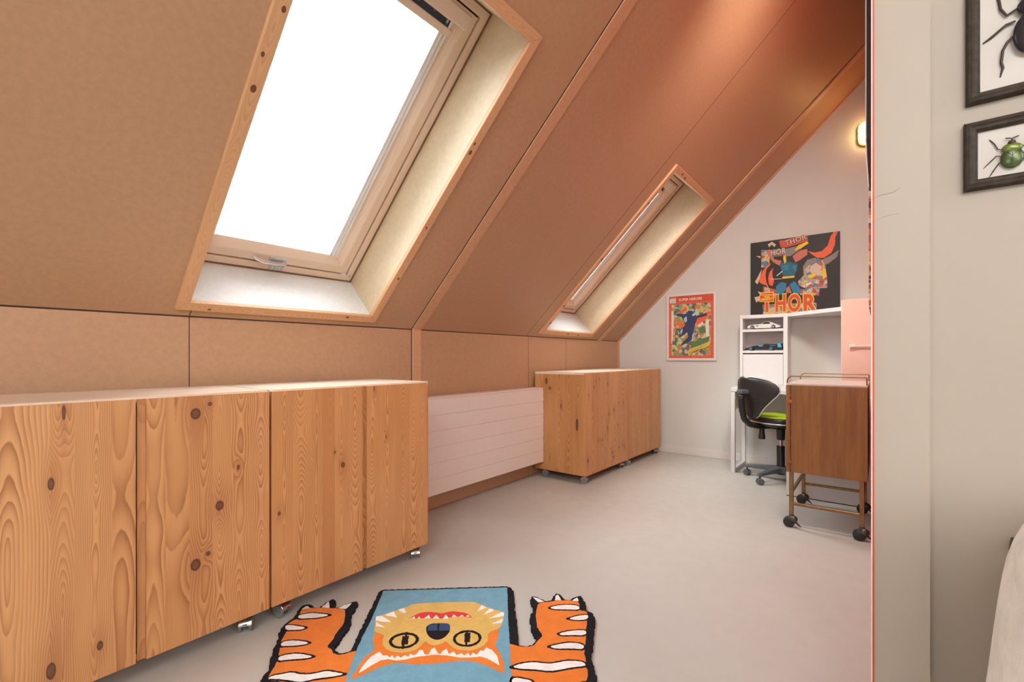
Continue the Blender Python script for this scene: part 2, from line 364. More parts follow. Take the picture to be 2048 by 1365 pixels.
MB().tube([(-.006, PY-.0004, 1.354), (.008, PY-.0004, 1.360), (.022, PY-.0004, 1.362), (.034, PY-.0004, 1.361)], [.0002, .0004, .0004, .0002], 6).obj('scuff_mark', M_SCR, pw)
for k, (y0, y1, x) in enumerate(()): pass
bb = MB().box(KX, PX0, GY-.014, GY, 0, .078).obj('baseboard_far', M_BB, bevel=.003); tag(bb, 'pale painted skirting board along the gable wall', kind='structure')

# ---------------------------------------------------------------- roof windows
def mitre(name, rect, side, wid, d0, d1, mat, parent, seed):
    s0, s1, y0, y1 = rect
    o_ = [(s0-wid, y0-wid), (s1+wid, y0-wid), (s1+wid, y1+wid), (s0-wid, y1+wid)]; i_ = [(s0, y0), (s1, y0), (s1, y1), (s0, y1)]
    a, b = side, (side+1) % 4
    ob = MB().prism([o_[a], o_[b], i_[b], i_[a]], d0, d1).obj(name, mat, parent, bevel=.0025, seg=2)
    mid = ((o_[a][0]+i_[a][0])/2, (o_[a][1]+i_[a][1])/2)
    def fn(co, c, n):
        al, ac = (co.x, co.y-mid[1]) if side in (0, 2) else (co.y, co.x-mid[0])
        if abs(n.z) < .5: ac += co.z*2
        return (ac, al+seed, seed), (.004, .03+.01*side, .3)
    setgrain(ob, fn); return ob
M_SPOT = plain('pine_knot', (.16, .055, .025), .5, var=.2, scale=300)
def roof_window(name, a, full, label):
    s0, s1, y0, y1 = a
    w = empty(name, M=ROOF.copy()); tag(w, label, kind='structure')
    # shaft lining
    MB().box(s0-.012, s0, y0-.012, y1+.012, .004, .33).obj('lower_reveal', M_REVW, w); 
    MB().box(s1, s1+.012, y0-.012, y1+.012, .004, .33).obj('upper_reveal', M_MDF_SKYLIT, w)
    MB().box(s0, s1, y0-.012, y0, .004, .33).obj('side_reveal', M_MDF_SKYLIT, w); MB().box(s0, s1, y1, y1+.012, .004, .33).obj('side_reveal', M_MDF_SKYLIT, w)
    kn = random.Random(int(y0*100))
    for side in range(4):
        t = mitre('trim_board', a, side, .046, -.016, .0045, M_PINEL, w, y0+side*3.1)
        L = (s1-s0) if side in (0, 2) else (y1-y0)
        for q in range(4 if side in (0, 2) else 2):
            l = kn.uniform(.05, .95)*L; off = kn.uniform(-.033, -.012); rr = kn.uniform(.005, .0095)
            c = {0: (s0+l, y0+off), 1: (s1-off, y0+l), 2: (s0+l, y1-off), 3: (s0+off, y0+l)}[side]
            el = (1.5, 1) if side in (0, 2) else (1, 1.5)
            MB().prism([(c[0]+rr*el[0]*math.cos(i*.524), c[1]+rr*el[1]*math.sin(i*.524)) for i in range(12)], -.0163, -.014).obj('knot', M_SPOT, t)
    if not full: 
        MB().ring((s0, s1, y0, y1), [(0, .30), (.11, .30), (.11, .36), (0, .36)]).obj('frame', M_PALE, w)
        MB().box(s0+.1, s1-.1, y0+.1, y1-.1, .34, .35).obj('pane', M_GLASS, w); return w
    def gr(o, sd):
        def fn(co, c, n):
            near_side = min(abs(c.y-y0), abs(c.y-y1)) < min(abs(c.x-s0), abs(c.x-s1))
            return ((co.y+co.z, co.x+sd, sd) if near_side else (co.x+co.z, co.y+sd, sd)), (.003, .05, .2)
        setgrain(o, fn); return o
    fr = gr(MB().ring((s0, s1, y0, y1), [(-.01, .292), (.040, .292), (.043, .295), (.043, .36), (-.01, .36)]).obj('frame', M_PALE, w), 3)
    MB().ring((s0, s1, y0, y1), [(.001, .2875), (.008, .2875), (.008, .293), (.001, .293)]).obj('seal', plain('brown_seal', (.20, .10, .045), .6), w)
    MB().ring((s0, s1, y0, y1), [(.043, .312), (.052, .312), (.052, .40), (.043, .40)]).obj('gap_seal', M_DARK, w)
    sa = gr(MB().ring((s0, s1, y0, y1), [(.050, .300), (.052, .297), (.092, .297), (.098, .300), (.132, .340), (.132, .375), (.050, .375)]).obj('sash', M_PALE, w), 7)
    MB().box(s0+.125, s1-.125, y0+.125, y1-.125, .352, .358).obj('pane', M_GLASS, w)
    # blind: guide rails both sides, cassette at the top, a strip of the cloth, its pale pull bar
    for yy, sg in ((y1-.132, -1), (y0+.132, 1)):
        mb = MB()
        if sg > 0: mb.box(s0+.13, s1-.12, yy, yy+.008, .334, .351)
        for u0, u1, d in ((0, .009, .330), (.009, .016, .346), (.016, .026, .336), (.026, .034, .345), (.034, .039, .338)):
            if sg < 0: mb.box(s0+.13, s1-.12, min(yy+sg*u0, yy+sg*u1), max(yy+sg*u0, yy+sg*u1), d, .351)
        mb.obj('blind_rail', M_RAIL, w)
    M_CAS = plain('pale_blind_bar', (.74, .64, .54), .45, var=.02)
    MB().box(s1-.125, s1-.062, y0+.085, y1-.085, .283, .35).obj('blind_cassette', M_CAS, w, bevel=.006, seg=2)
    cl = MB().box(s1-.158, s1-.12, y0+.118, y1-.118, .336, .338).obj('blind_cloth', plain('dark_blue_cloth', (.035, .05, .075), .8), w)
    mb = MB(); rn = random.Random(5)
    for q in range(9):
        cy = y1-.16-q*.085+rn.uniform(-.02, .02); cs_ = s1-.139+rn.uniform(-.006, .006); rad = .0095 if q % 2 == 0 else .003
        mb.prism([(cs_+rad*(1 if i % 2 == 0 else .45)*math.cos(i*.628), cy+rad*(1 if i % 2 == 0 else .45)*math.sin(i*.628)) for i in range(10)], .3352, .3365)
    mb.obj('star_print', plain('star_print', (.62, .60, .55), .7), cl)
    MB().box(s1-.190, s1-.156, y0+.112, y1-.112, .326, .346).obj('pull_bar', M_CAS, w, bevel=.004, seg=2)
    # hinge pin, corner screw, handle with its strike plate
    MB().cyl((s0+.045, y1-.028, .287), (s0+.045, y1-.028, .296), .0055, 12).obj('screw', M_STEEL, w)
    MB().cyl((s0+.05, y1-.085, .290), (s0+.05, y1-.055, .290), .006, 12).obj('stop_pin', M_WHITE, w)
    ym = (y0+y1)/2-.02
    hd = MB().box(s0+.060, s0+.092, ym-.03, ym+.055, .286, .298).obj('handle', M_ALU, w, bevel=.004, seg=2)
    MB().tube([(s0+.070, ym+.05, .274), (s0+.066, ym, .268), (s0+.068, ym-.07, .266), (s0+.080, ym-.105, .270), (s0+.092, ym-.118, .275)], [.009, .010, .009, .0085, .006], 12).obj('lever', M_ALU, hd, smooth=40)
    MB().cyl((s0+.070, ym+.045, .274), (s0+.070, ym+.045, .290), .008, 12).obj('pivot', M_ALU, hd)
    sp_ = MB().box(s0+.012, s0+.044, ym-.02, ym+.055, .286, .2935).obj('strike_plate', M_STEEL, w, bevel=.003)
    for q in range(3): MB().box(s0+.016, s0+.036, ym-.008+q*.018, ym-.002+q*.018, .2835, .287).obj('slot_rib', M_ALU, sp_)
    return w
w1 = roof_window('window_1', SKY1, True, 'large near roof window with pine trim and dark star blind at its top')
w2 = roof_window('window_2', SKY2, True, 'far roof window above the further cabinets, seen very obliquely')
w3 = roof_window('window_3', SKY3_FILL, False, 'roof window behind the camera')
for i, a in enumerate(RSKY_FILL):
    w = empty('window_%d' % (4+i), M=ROOF2.copy()); tag(w, 'roof window in the opposite slope', kind='structure')
    MB().ring(a, [(0, .2), (.06, .2), (.06, .3), (0, .3)]).obj('frame', M_PALE, w); MB().box(a[0]+.05, a[1]-.05, a[2]+.05, a[3]-.05, .24, .25).obj('pane', M_GLASS, w)  # frame and pane of the added roof windows

w = empty('window_6', (0, BY-.12, 0)); tag(w, 'wide window in the wall behind the camera', kind='structure')
MB().ring((b0, b1, b2, b3), [(0, 0), (.05, 0), (.05, .06), (0, .06)]).obj('frame', M_WHITE, w, M=Matrix(((1, 0, 0, 0), (0, 0, 1, 0), (0, 1, 0, 0), (0, 0, 0, 1))))  # frame of the added back window
MB().box(b0+.04, b1-.04, .025, .033, b2+.04, b3-.04).obj('pane', M_GLASS, w)
# ---------------------------------------------------------------- pine cabinets on castors
M_HOOD = plain('hood_chrome', (.50, .50, .50), .28, 1.0, var=.1, scale=60); M_CW = plain('grey_wheel', (.20, .20, .20), .3, .3)
def caster(parent, x, y, rz, src=[None]):
    M = Matrix.Translation((x, y, 0)) @ Matrix.Rotation(rz, 4, 'Z')
    if src[0] is not None: return dup(src[0], parent, M)
    mb = MB().box(-.02, .02, -.02, .02, .068, .071).cyl((0, 0, .058), (0, 0, .068), .009, 14)
    hood = [(.0305*math.cos(a)+.012, .026+.030*math.sin(a)) for a in [R(8+i*20) for i in range(9)]]
    mb.prism(hood+[(-.012, .030), (.03, .026)], -.0225, .0225, Matrix(((1, 0, 0, 0), (0, 0, -1, 0), (0, 1, 0, 0), (0, 0, 0, 1))))
    c = mb.obj('castor', M_HOOD, parent, smooth=35, M=M, bevel=.001)
    for s in (-1, 1):
        MB().lathe([(.012, 0), (.0235, 0), (.025, .002), (.025, .008), (.0235, .010), (.008, .0115)], (.012, s*.012 if s > 0 else -.0235, .025), 'y', 20).obj('wheel', M_CW, c, smooth=35)
    MB().box(.030, .046, -.008, .008, .034, .038).obj('brake_tab', M_CHROME, c, bevel=.001)
    src[0] = c; return c
def cabinet(xf, y0, label, doors, z0=.071, hgt=.831, depth=.495, seed=1, group='pine cabinets along the knee wall', knots_side=(), side_staves=None, top_mat=None):
    r = empty('storage_cabinet', (xf, y0, 0)); tag(r, label, 'cabinet', group); W_ = .796; t = .018; dt = .017
    ms = pine('pine_side_%d' % seed, knots_side) if knots_side else M_PINE
    board('side_panel', depth-dt, hgt-t, t, ms, r, XZ(-depth, 0, z0, 'end'), side_staves, seed+.3)
    board('side_panel', depth-dt, hgt-t, t, M_PINE, r, XZ(-depth, W_-t, z0, 'end'), None, seed+.5)
    board('top_panel', depth-dt, W_, t, M_PINE_SKYLIT, r, XZ(-depth, 0, z0+hgt, 'top'), None, seed+.7)
    board('bottom_panel', depth-dt, W_-2*t, t, M_PINE, r, XZ(-depth, t, z0+t+.004, 'top'), None, seed+.8)
    MB().box(-depth+.004, -depth+.010, t, W_-t, z0+t, z0+hgt-t).obj('back_panel', M_PALE, r)
    MB().box(-dt-.030, -dt-.008, W_/2-.012, W_/2+.012, z0+.03, z0+hgt-.03).obj('centre_post', M_DARK, r)
    for i, (yd, wd, staves, knots, sd, notch) in enumerate(doors):
        m = pine('pine_door_%d_%d' % (seed, i), knots) if knots else M_PINE
        board('door', wd, hgt-.006, dt, m, r, XZ(0, yd, z0, 'front'), staves, sd, notch=notch)
    for (x, y) in ((-.055, .055), (-.055, W_-.055), (-depth+.06, .055), (-depth+.06, W_-.055)): caster(r, x, y, R(20 if y < .2 else -35))
    return r
G1 = None
d1 = [(.06, .006, .03, .1), (.201, .0105, .035, .0), (.25, .006, .0, .35), (.335, .0048, .012, .2), (.392, .018, .035, .45)]
d2 = [(.021, .010, .03, .7), (.071, .012, .035, .3), (.138, .034, .05, .45), (.207, .0065, .02, .5), (.267, .0065, .0, .12), (.325, .008, .01, .25), (.3985, .0075, .0, .15)]
d3 = [(.082, .0065, .01, .25), (.16, .0048, .05, .2), (.206, .007, .0, .25), (.262, .0055, .0, .95), (.330, .007, .01, .1), (.397, .005, .05, .15)]
d4 = [(.018, .006, .03, .8), (.09, .005, .03, .15), (.17, .0065, .0, .1), (.26, .006, .01, .3), (.32, .005, .04, .12), (.376, .006, .01, .2)]
cabinet(-1.82, .012, 'pine cabinet on castors nearest the camera, cut off by the left picture edge', [
    (0, .392, d1, [(.307, .098, .007, .014), (.229, .80, .004, .022), (.203, .602, .007, .018), (.203, .077, .010, .024)], 2.0, None),
    (.3975, .3985, d2, [(.156, .765, .015, .019), (.199, .795, .0065, .007), (.229, .435, .013, .017), (.290, .559, .005, .009), (.156, .252, .015, .020), (.193, .278, .007, .008)], 3.0, .021)], seed=1)
cabinet(-1.82, .817, 'second pine cabinet from the left, with a single dark knot, ending at the white radiator', [
    (0, .397, d3, [(.300, .491, .009, .012), (.028, .352, .006, .008), (.262, .552, .004, .006)], 4.0, None),
    (.401, .395, d4, [(.057, .811, .003, .010), (.122, .582, .003, .006)], 5.0, .018)], seed=2)
sstav = [(.172, .008, .04, .1), (.30, .007, .03, .25), (.38, .006, .05, .75), (.478, .0075, .0, .35)]
cabinet(-1.84, 3.262, 'knotty pine cabinet just beyond the radiator, its side panel in view', [
    (0, .396, None, [(.173, .758, .006, .012), (.234, .768, .005, .010), (.131, .711, .006, .012), (.052, .647, .005, .014), (.202, .263, .006, .010), (.242, .26, .006, .009), (.285, .254, .006, .011), (.335, .283, .004, .008), (.036, .124, .011, .018), (.386, .727, .008, .022), (.380, .346, .007, .018)], 6.0, None),
    (.400, .396, None, [(.1, .489, .011, .013), (.199, .548, .006, .011), (.289, .541, .007, .012), (.183, .351, .005, .007), (.295, .348, .004, .006), (.199, .145, .008, .010), (.281, .155, .007, .010), (.316, .137, .007, .012), (.066, .12, .009, .013), (.096, .074, .010, .010), (.010, .461, .008, .018)], 7.0, None)],
    seed=3, knots_side=[(.117, .753, .012, .026), (.152, .695, .012, .010), (.263, .548, .005, .022), (.416, .407, .012, .05), (.152, .107, .003, .010), (.226, .015, .004, .004)], side_staves=sstav)
cabinet(-1.835, 4.068, 'farthest pine cabinet, tucked into the corner by the gable wall', [
    (0, .396, None, [(.05, .42, .004, .006)], 8.0, None), (.400, .396, None, [], 9.0, None)], z0=.073, seed=4)

# ---------------------------------------------------------------- radiator
rx = -2.245; ry0, ry1 = 1.84, 3.258; rz0, rz1 = .137, .768
rad = empty('radiator', (rx, ry0, 0)); tag(rad, 'white panel radiator with five horizontal grooves between the pine cabinets', 'radiator')
L_ = ry1-ry0; n_ = 6; hh_ = (rz1-.012-rz0)/n_
for i in range(n_):
    MB().box(-.02, 0, 0, L_-.006, rz0+i*hh_, rz0+(i+1)*hh_-.0035).obj('front_panel', M_RAD, rad, bevel=.0012)
MB().box(-.022, -.004, 0, L_-.006, rz0, rz1-.012).obj('backing_sheet', M_RAD, rad)
MB().box(-.10, -.0005, 0, L_-.004, rz1-.012, rz1).obj('top_grille', M_RAD, rad, bevel=.004, seg=2)
MB().box(-.10, .0005, L_-.007, L_, rz0, rz1-.002).obj('end_panel', M_RAD, rad, bevel=.003, seg=2)
MB().box(-.10, .0005, -.007, 0, rz0, rz1-.002).obj('end_panel', M_RAD, rad, bevel=.003, seg=2)
MB().box(-.09, -.03, .01, L_-.01, rz0+.02, rz1-.03).obj('heating_core', M_WHITE, rad)
for y in (.25, L_-.25): MB().box(-.1185, -.085, y-.02, y+.02, rz0+.08, rz1-.08).obj('wall_bracket', M_STEEL, rad)

# ---------------------------------------------------------------- corner desk with hutch
M_DESK = plain('desk_white', (.70, .70, .69), .4, var=.01)
dk = empty('corner_desk', (-.53, 4.46, 0)); tag(dk, 'white corner desk with open shelf tower, diagonal top shelf and tall end unit', 'desk')
I = dk.matrix_local.inverted() if False else Matrix.Translation((.53, -4.46, 0))
def dpart(name, mb, mat=None, par=None, **kw):
    mb.v = [tuple(I @ Vector(v)) for v in mb.v]; return mb.obj(name, mat or M_DESK, par or dk, **kw)
gx0, gx1, gb = -1.045, -.024, GY-.016
dpart('desk_top', MB().prism([(gx0, gb), (gx0, 4.45), (-.82, 4.45), (-.68, 4.40), (-.58, 4.28), (-.545, 4.12), (-.545, 3.955), (gx1, 3.955), (gx1, gb)], .72, .756), bevel=.003)
lg = dpart('leg_frame', MB().box(gx0, gx0+.034, 4.455, 4.490, .0, .72).box(gx0, gx0+.034, gb-.10, gb-.066, 0, .72).box(gx0, gx0+.034, 4.490, gb-.10, 0, .034), bevel=.002)
dpart('side_apron', MB().box(gx0+.004, gx0+.03, 4.49, gb-.10, .56, .72), par=None)
dpart('back_apron', MB().box(gx0+.034, gx1-.02, gb-.09, gb-.075, .45, .72))
dpart('end_panel', MB().box(-.545, gx1, 3.955, 3.985, .006, .72), bevel=.002)
dpart('foot_strip', MB().box(-.545, gx1, 3.957, 3.983, .0, .006), M_DARK)
# tower on the left: sides, shelves, flap
ty0, ty1 = 4.775, gb; tx0, tx1 = gx0+.005, -.648
dpart('tower_side', MB().box(tx0, tx0+.024, ty0, ty1, .756, 1.420), bevel=.0015); dpart('tower_side', MB().box(tx1-.034, tx1, ty0, ty1, .756, 1.420), bevel=.0015)
dpart('top_board', MB().prism([(tx0+.024, ty1), (tx0+.024, ty0+.002), (tx1-.034, ty0+.002), (tx1-.034, ty1)], 1.388, 1.4195), bevel=.001)
for za, zb in ((1.262, 1.285), (1.064, 1.086)): dpart('shelf', MB().box(tx0+.024, tx1-.034, ty0+.002, ty1, za, zb), bevel=.001)
dpart('tower_back', MB().box(tx0+.02, tx1-.02, ty1-.004, ty1, .76, 1.40), plain('hutch_back', (.66, .60, .56), .5, var=.02))
dpart('flap_door', MB().box(tx0+.026, tx1-.036, ty0+.001, ty0+.016, .775, 1.052), bevel=.0015)
dpart('shadow_slot', MB().box(tx0+.024, tx1-.034, ty0+.012, ty0+.03, 1.05, 1.066), M_DARK)
dpart('bottom_rail', MB().box(tx0+.024, tx1-.034, ty0+.003, ty0+.02, .757, .773))
# diagonal shelf and the closed unit along the partition
dpart('diagonal_shelf', MB().prism([(tx1, ty1), (tx1, ty0), (-.216, 4.415), (gx1, 4.415), (gx1, ty1)], 1.388, 1.42), bevel=.001)
ex0 = -.216
eu = dpart('end_unit', MB().box(ex0, gx1, 4.0, 4.415, .756, 1.428), bevel=.002)
tag(dpart('end_door', MB().box(ex0+.002, gx1-.002, 3.985, 4.0, .76, 1.428), plain('peach_front', (.76, .55, .47), .4, var=.01), bevel=.002), 'peach coloured door')  # peach colour paints in the red bounce from the partition face
hn = dpart('door_handle', MB().box(-.162, -.02, 3.966, 3.976, 1.098, 1.109).box(-.166, -.132, 3.962, 3.986, 1.094, 1.116), bevel=.003); tag(hn, 'white bar handle')

# ---------------------------------------------------------------- model cars on the tower shelves
M_SILV = plain('silver_paint', (.72, .71, .70), .3, .15, var=.01); M_TYRE = plain('tyre_rubber', (.02, .02, .02), .7); M_CWIN = plain('dark_window', (.03, .032, .035), .15)
M_CYAN = plain('light_blue_brick', (.07, .36, .62), .35, var=.02); M_NAVY = plain('dark_blue_brick', (.012, .03, .10), .35)
XZM = Matrix(((1, 0, 0, 0), (0, 0, 1, 0), (0, 1, 0, 0), (0, 0, 0, 1)))
def wheels(root, xs, yw, rad, wdt, hubm, name='wheel'):
    for x in xs:
        for s in (-1, 1):
            w = MB().lathe([(rad*.6, -wdt/2), (rad*.95, -wdt/2), (rad, -wdt*.3), (rad, wdt*.3), (rad*.95, wdt/2), (rad*.6, wdt/2)], (x, s*yw, rad), 'y', 22).obj(name, M_TYRE, root, smooth=40)
            MB().lathe([(rad*.66, s*wdt*.35), (rad*.62, s*wdt*.52), (rad*.35, s*wdt*.46), (rad*.18, s*wdt*.56)] if s > 0 else [(rad*.66, -wdt*.35), (rad*.62, -wdt*.52), (rad*.35, -wdt*.46), (rad*.18, -wdt*.56)], (x, s*yw, rad), 'y', 18).obj('hub', hubm, w, smooth=40)
c1 = empty('model_car', (-.842, 4.845, 1.285)); tag(c1, 'silver classic coupe model car on the upper tower shelf', 'model car')
lo = [(-.138, .016), (-.14, .026), (-.132, .036), (-.09, .044), (-.03, .047), (.03, .047), (.09, .043), (.125, .034), (.134, .025), (.132, .014), (.10, .009), (-.11, .009)]
loops = [[(x*.97, y, .011+(z-.011)*.9) for x, z in lo] if abs(y) > .05 else [(x, y, z) for x, z in lo] for y in (-.054, -.048, .048, .054)]
MB().loft(loops).obj('body', M_SILV, c1, smooth=40)
roof = [(-.028, .046), (.000, .066), (.012, .0695), (.035, .0695), (.055, .063), (.10, .044)]
MB().loft([[(x, y*(1 if z < .05 else .78), z) for x, z in roof] for y in (-.042, .042)]).obj('roof', M_SILV, c1, smooth=40)
for s in (-1, 1): MB().prism([(-.016, .049), (.002, .0635), (.014, .066), (.034, .066), (.050, .058), (.052, .049)], min(s*.039, s*.0425), max(s*.039, s*.0425), XZM).obj('side_window', M_CWIN, c1)
MB().box(-.139, -.134, -.03, .03, .018, .024).box(.13, .137, -.045, .045, .014, .02).obj('bumper', M_CHROME, c1, bevel=.001)
for s in (-1, 1): MB().ball((-.124, s*.04, .034), .008, 12, 8).obj('headlamp', M_CHROME, c1, smooth=60); MB().box(-.062, -.045, min(s*.0535, s*.0545), max(s*.0535, s*.0545), .026, .034).obj('side_vent', M_BLACK, c1)
wheels(c1, (-.094, .078), .0475, .0185, .016, M_CHROME)
c2_ = empty('model_race_car', (-.848, 4.853, 1.086)); tag(c2_, 'black and light blue brick-built race car on the lower tower shelf', 'model car')
MB().prism([(-.16, .008), (-.16, .020), (-.12, .026), (-.04, .030), (.03, .030), (.15, .036), (.155, .012), (.10, .007), (-.10, .007)], -.034, .034, XZM).obj('chassis', M_BLACK, c2_, bevel=.002)
MB().loft([[(-.155, -.012, .018), (-.155, .012, .018), (-.155, .012, .024), (-.155, -.012, .024)], [(-.09, -.02, .026), (-.09, .02, .026), (-.09, .02, .045), (-.09, -.02, .045)], [(-.03, -.024, .03), (-.03, .024, .03), (-.03, .024, .052), (-.03, -.024, .052)], [(0, -.024, .032), (0, .024, .032), (0, .02, .044), (0, -.02, .044)]]).obj('nose', M_BLACK, c2_, bevel=.002)
MB().loft([[(-.10, -.016, .040), (-.10, .016, .040), (-.10, .016, .046), (-.10, -.016, .046)], [(-.03, -.021, .05), (-.03, .021, .05), (-.03, .021, .056), (-.03, -.021, .056)]]).obj('nose_cover', M_CYAN, c2_, bevel=.001)
for s in (-1, 1): MB().prism([(-.034, .036), (-.05, .050), (-.012, .052), (-.004, .040)], min(s*.024, s*.032), max(s*.024, s*.032), XZM).obj('side_pod', M_CYAN, c2_, bevel=.001)
MB().prism([(.005, .030), (-.012, .05), (.02, .060), (.09, .060), (.12, .045), (.12, .03)], -.02, .02, XZM).obj('engine_cover', M_BLACK, c2_, bevel=.002)
MB().prism([(.05, .044), (.10, .046), (.10, .050), (.05, .049)], -.024, .024, XZM).obj('rear_panel', M_CYAN, c2_, bevel=.001)
MB().prism([(.10, .062), (.158, .066), (.16, .062), (.10, .057)], -.045, .045, XZM).box(.125, .135, -.006, .006, .03, .062).obj('rear_wing', M_BLACK, c2_)
for s in (-1, 1): MB().prism([(.118, .03), (.112, .065), (.14, .068), (.15, .03)], min(s*.045, s*.048), max(s*.045, s*.048), XZM).obj('wing_end_plate', M_CYAN, c2_)
MB().box(-.163, -.14, -.045, .045, .008, .014).obj('front_wing', M_BLACK, c2_, bevel=.001)
MB().box(-.005, .0, -.012, .012, .05, .062).box(.008, .022, -.007, .007, .055, .064).obj('cockpit', M_BLACK, c2_)
wheels(c2_, (-.104, .065), .0475, .0195, .022, M_CYAN)

# ---------------------------------------------------------------- swivel chair
ch = empty('swivel_chair', (-.647, 4.40, 0), R(48)); tag(ch, 'black swivel desk chair with lime green seat on a five-star base', 'chair')
M_LIME = plain('lime_fabric', (.42, .62, .015), .75, var=.05, scale=120); M_PIPE = plain('silver_piping', (.72, .70, .68), .3, .6, var=.02)
wp = [(0, .05), (.05, .075), (.15, .10), (.3, .145), (.45, .195), (.57, .232), (.67, .248), (.77, .243), (.86, .22), (.93, .175), (.98, .11), (1.0, .05)]
def back_pt(t, s, wdt): 
    y = s*wdt; z = .535+.315*t+.016*(abs(s)**2)*t
    return Vector((-.255-.05*t+1.7*y*y*(.4+.6*t), y, z))
loops = []
for t, wdt in wp:
    l = []
    for j in range(13): l.append(back_pt(t, -1+j/6, wdt))
    for j in range(13):
        s = 1-j/6; l.append(back_pt(t, s*.97, wdt)+Vector((-.026*(1-abs(s)**4)-.006, 0, 0)))
    loops.append(l)
bk = MB().loft(loops).obj('backrest', M_BLACKV, ch, smooth=50)
edge = [back_pt(t, -1, wdt)+Vector((-.003, 0, 0)) for t, wdt in wp]+[back_pt(1, s, .05)+Vector((-.003, 0, .003)) for s in (-.5, 0, .5)]+[back_pt(t, 1, wdt)+Vector((-.003, 0, 0)) for t, wdt in reversed(wp)]
MB().tube(edge, .0048, 8, closed=True).obj('piping', M_PIPE, bk, smooth=60)
# spine with bellows sleeve and the bracket on the back
pts = [(-.355, 0, .735), (-.362, 0, .68), (-.357, 0, .60), (-.335, 0, .52), (-.285, 0, .475), (-.20, 0, .458), (-.10, 0, .458)]
sp = []
for i in range(len(pts)-1):
    for q in range(6):
        f = q/6; sp.append(tuple(pts[i][k]*(1-f)+pts[i+1][k]*f for k in range(3)))
sp.append(pts[-1])
MB().tube(sp, [.025 if i % 2 else .0215 for i in range(len(sp))], 14).obj('spine', M_BLACK, ch, smooth=40)
MB().box(-.385, -.30, -.034, .034, .725, .762).obj('spine_bracket', M_GREYP, ch, bevel=.012, seg=3)
def rsq(a, b, e=3.2, n=36):
    return [(a*math.copysign(abs(math.cos(t))**(2/e), math.cos(t)), b*math.copysign(abs(math.sin(t))**(2/e), math.sin(t))) for t in [2*math.pi*i/n for i in range(n)]]
def cushion(zs, dish=0.0): return [[(x, y, z+dish*((x/.21)**2-.3)+dish*.8*((y/.21)**2)) for x, y in rsq(.215*k, .215*k)] for z, k in zs]
se = MB().loft(cushion([(.455, .70), (.462, .88), (.475, .97), (.490, 1.0), (.515, 1.0), (.528, .965)], .012)).obj('seat', M_BLACKV, ch, smooth=60)
MB().loft(cushion([(.520, .955), (.533, .93), (.543, .80), (.549, .5), (.55, .2)], .012)).obj('seat_pad', M_LIME, se, smooth=60)
MB().tube([(x, y, .482+.012*((x/.21)**2-.3)+.0096*(y/.21)**2) for x, y in rsq(.217, .217)], .005, 8, closed=True).obj('piping', M_PIPE, se, smooth=60)
MB().box(-.11, .11, -.09, .09, .440, .462).obj('tilt_mechanism', M_BLACK, ch, bevel=.004)
MB().lathe([(.012, .455), (.018, .44), (.022, .40), (.026, .37), (.026, .355), (.02, .352)], (-.175, 0, 0), 'z', 16).obj('adjuster_knob', M_BLACK, ch, smooth=40)
MB().lathe([(.033, .445), (.033, .44), (.030, .345), (.026, .34)], (0, 0, 0), 'z', 20).obj('column_sleeve', M_BLACK, ch, smooth=40)
MB().cyl((0, 0, .28), (0, 0, .345), .015).obj('gas_lift', M_CHROME, ch, smooth=40)
MB().lathe([(.028, .29), (.030, .285), (.030, .13), (.036, .12), (.036, .06), (.028, .055)], (0, 0, 0), 'z', 20).obj('column', M_BLACK, ch, smooth=40)
for i in range(5):
    a = R(173-48+72*i); ca, sa = math.cos(a), math.sin(a); rot = Matrix.Rotation(a, 4, 'Z')
    l = MB().loft([[rot @ Vector((x, y, z)) for y, z in ((-w, zb), (w, zb), (w, zt-.006), (w*.6, zt), (-w*.6, zt), (-w, zt-.006))] for x, w, zb, zt in ((.02, .03, .075, .122), (.12, .024, .076, .112), (.25, .017, .072, .096), (.275, .014, .072, .09))]).obj('base_leg', M_GREYP, ch, smooth=35)
    cc = rot @ Vector((.262, 0, 0))
    w = MB().cyl((cc.x, cc.y, .05), (cc.x, cc.y, .075), .007, 10).obj('castor', M_BLACK, ch)
    ra = a+R(60); d = Vector((math.cos(ra), math.sin(ra), 0))
    for s in (-1, 1):
        p0 = Vector((cc.x, cc.y, .026))+d*(s*.005); p1 = p0+d*(s*.017)
        MB().tube([p0, p0+d*(s*.002), p1-d*(s*.003), p1], [.022, .026, .026, .021], 18).obj('wheel', M_GREYP, w, smooth=40)

# ---------------------------------------------------------------- drinks trolley
def veneer():
    k = NT('dark_veneer'); s = k.sep(k.obj())
    a = k.noise(k.xyz(k.ma('MULTIPLY', s[0], 30), k.ma('MULTIPLY', s[1], 30), k.ma('MULTIPLY', s[2], 2.2)), 1, 4, .6)
    b = k.noise(k.xyz(k.ma('MULTIPLY', s[0], 420), k.ma('MULTIPLY', s[1], 420), k.ma('MULTIPLY', s[2], 14)), 1, 2); c = k.noise(k.obj(), 7, 3)
    col = k.mix(k.mr(a, .32, .68, 0, 1), (.225, .098, .026), (.315, .145, .041)); col = k.mix(k.mr(b, .35, .7, 0, .22), col, (.13, .055, .02))
    col = k.mix(k.mr(c, .58, .75, 0, .35), col, (.15, .068, .032))
    k.set(Base_Color=col, Roughness=.42, Specular_IOR_Level=.5); k.bump(a, .05, .001); return k.m
M_VEN = veneer(); M_GUN = plain('gunmetal', (.10, .095, .085), .35, .7); M_BRONZE = plain('aged_brass', (.27, .165, .075), .38, .85, var=.12, scale=40)
tr = empty('serving_trolley', (-.25, 3.52, 0)); tag(tr, 'vintage brown wooden serving trolley with brass legs beside the partition end', 'trolley')
J = Matrix.Translation((.25, -3.52, 0))
def tpart(name, mb, mat, par=None, **kw):
    mb.v = [tuple(J @ Vector(v)) for v in mb.v]; return mb.obj(name, mat, par or tr, **kw)
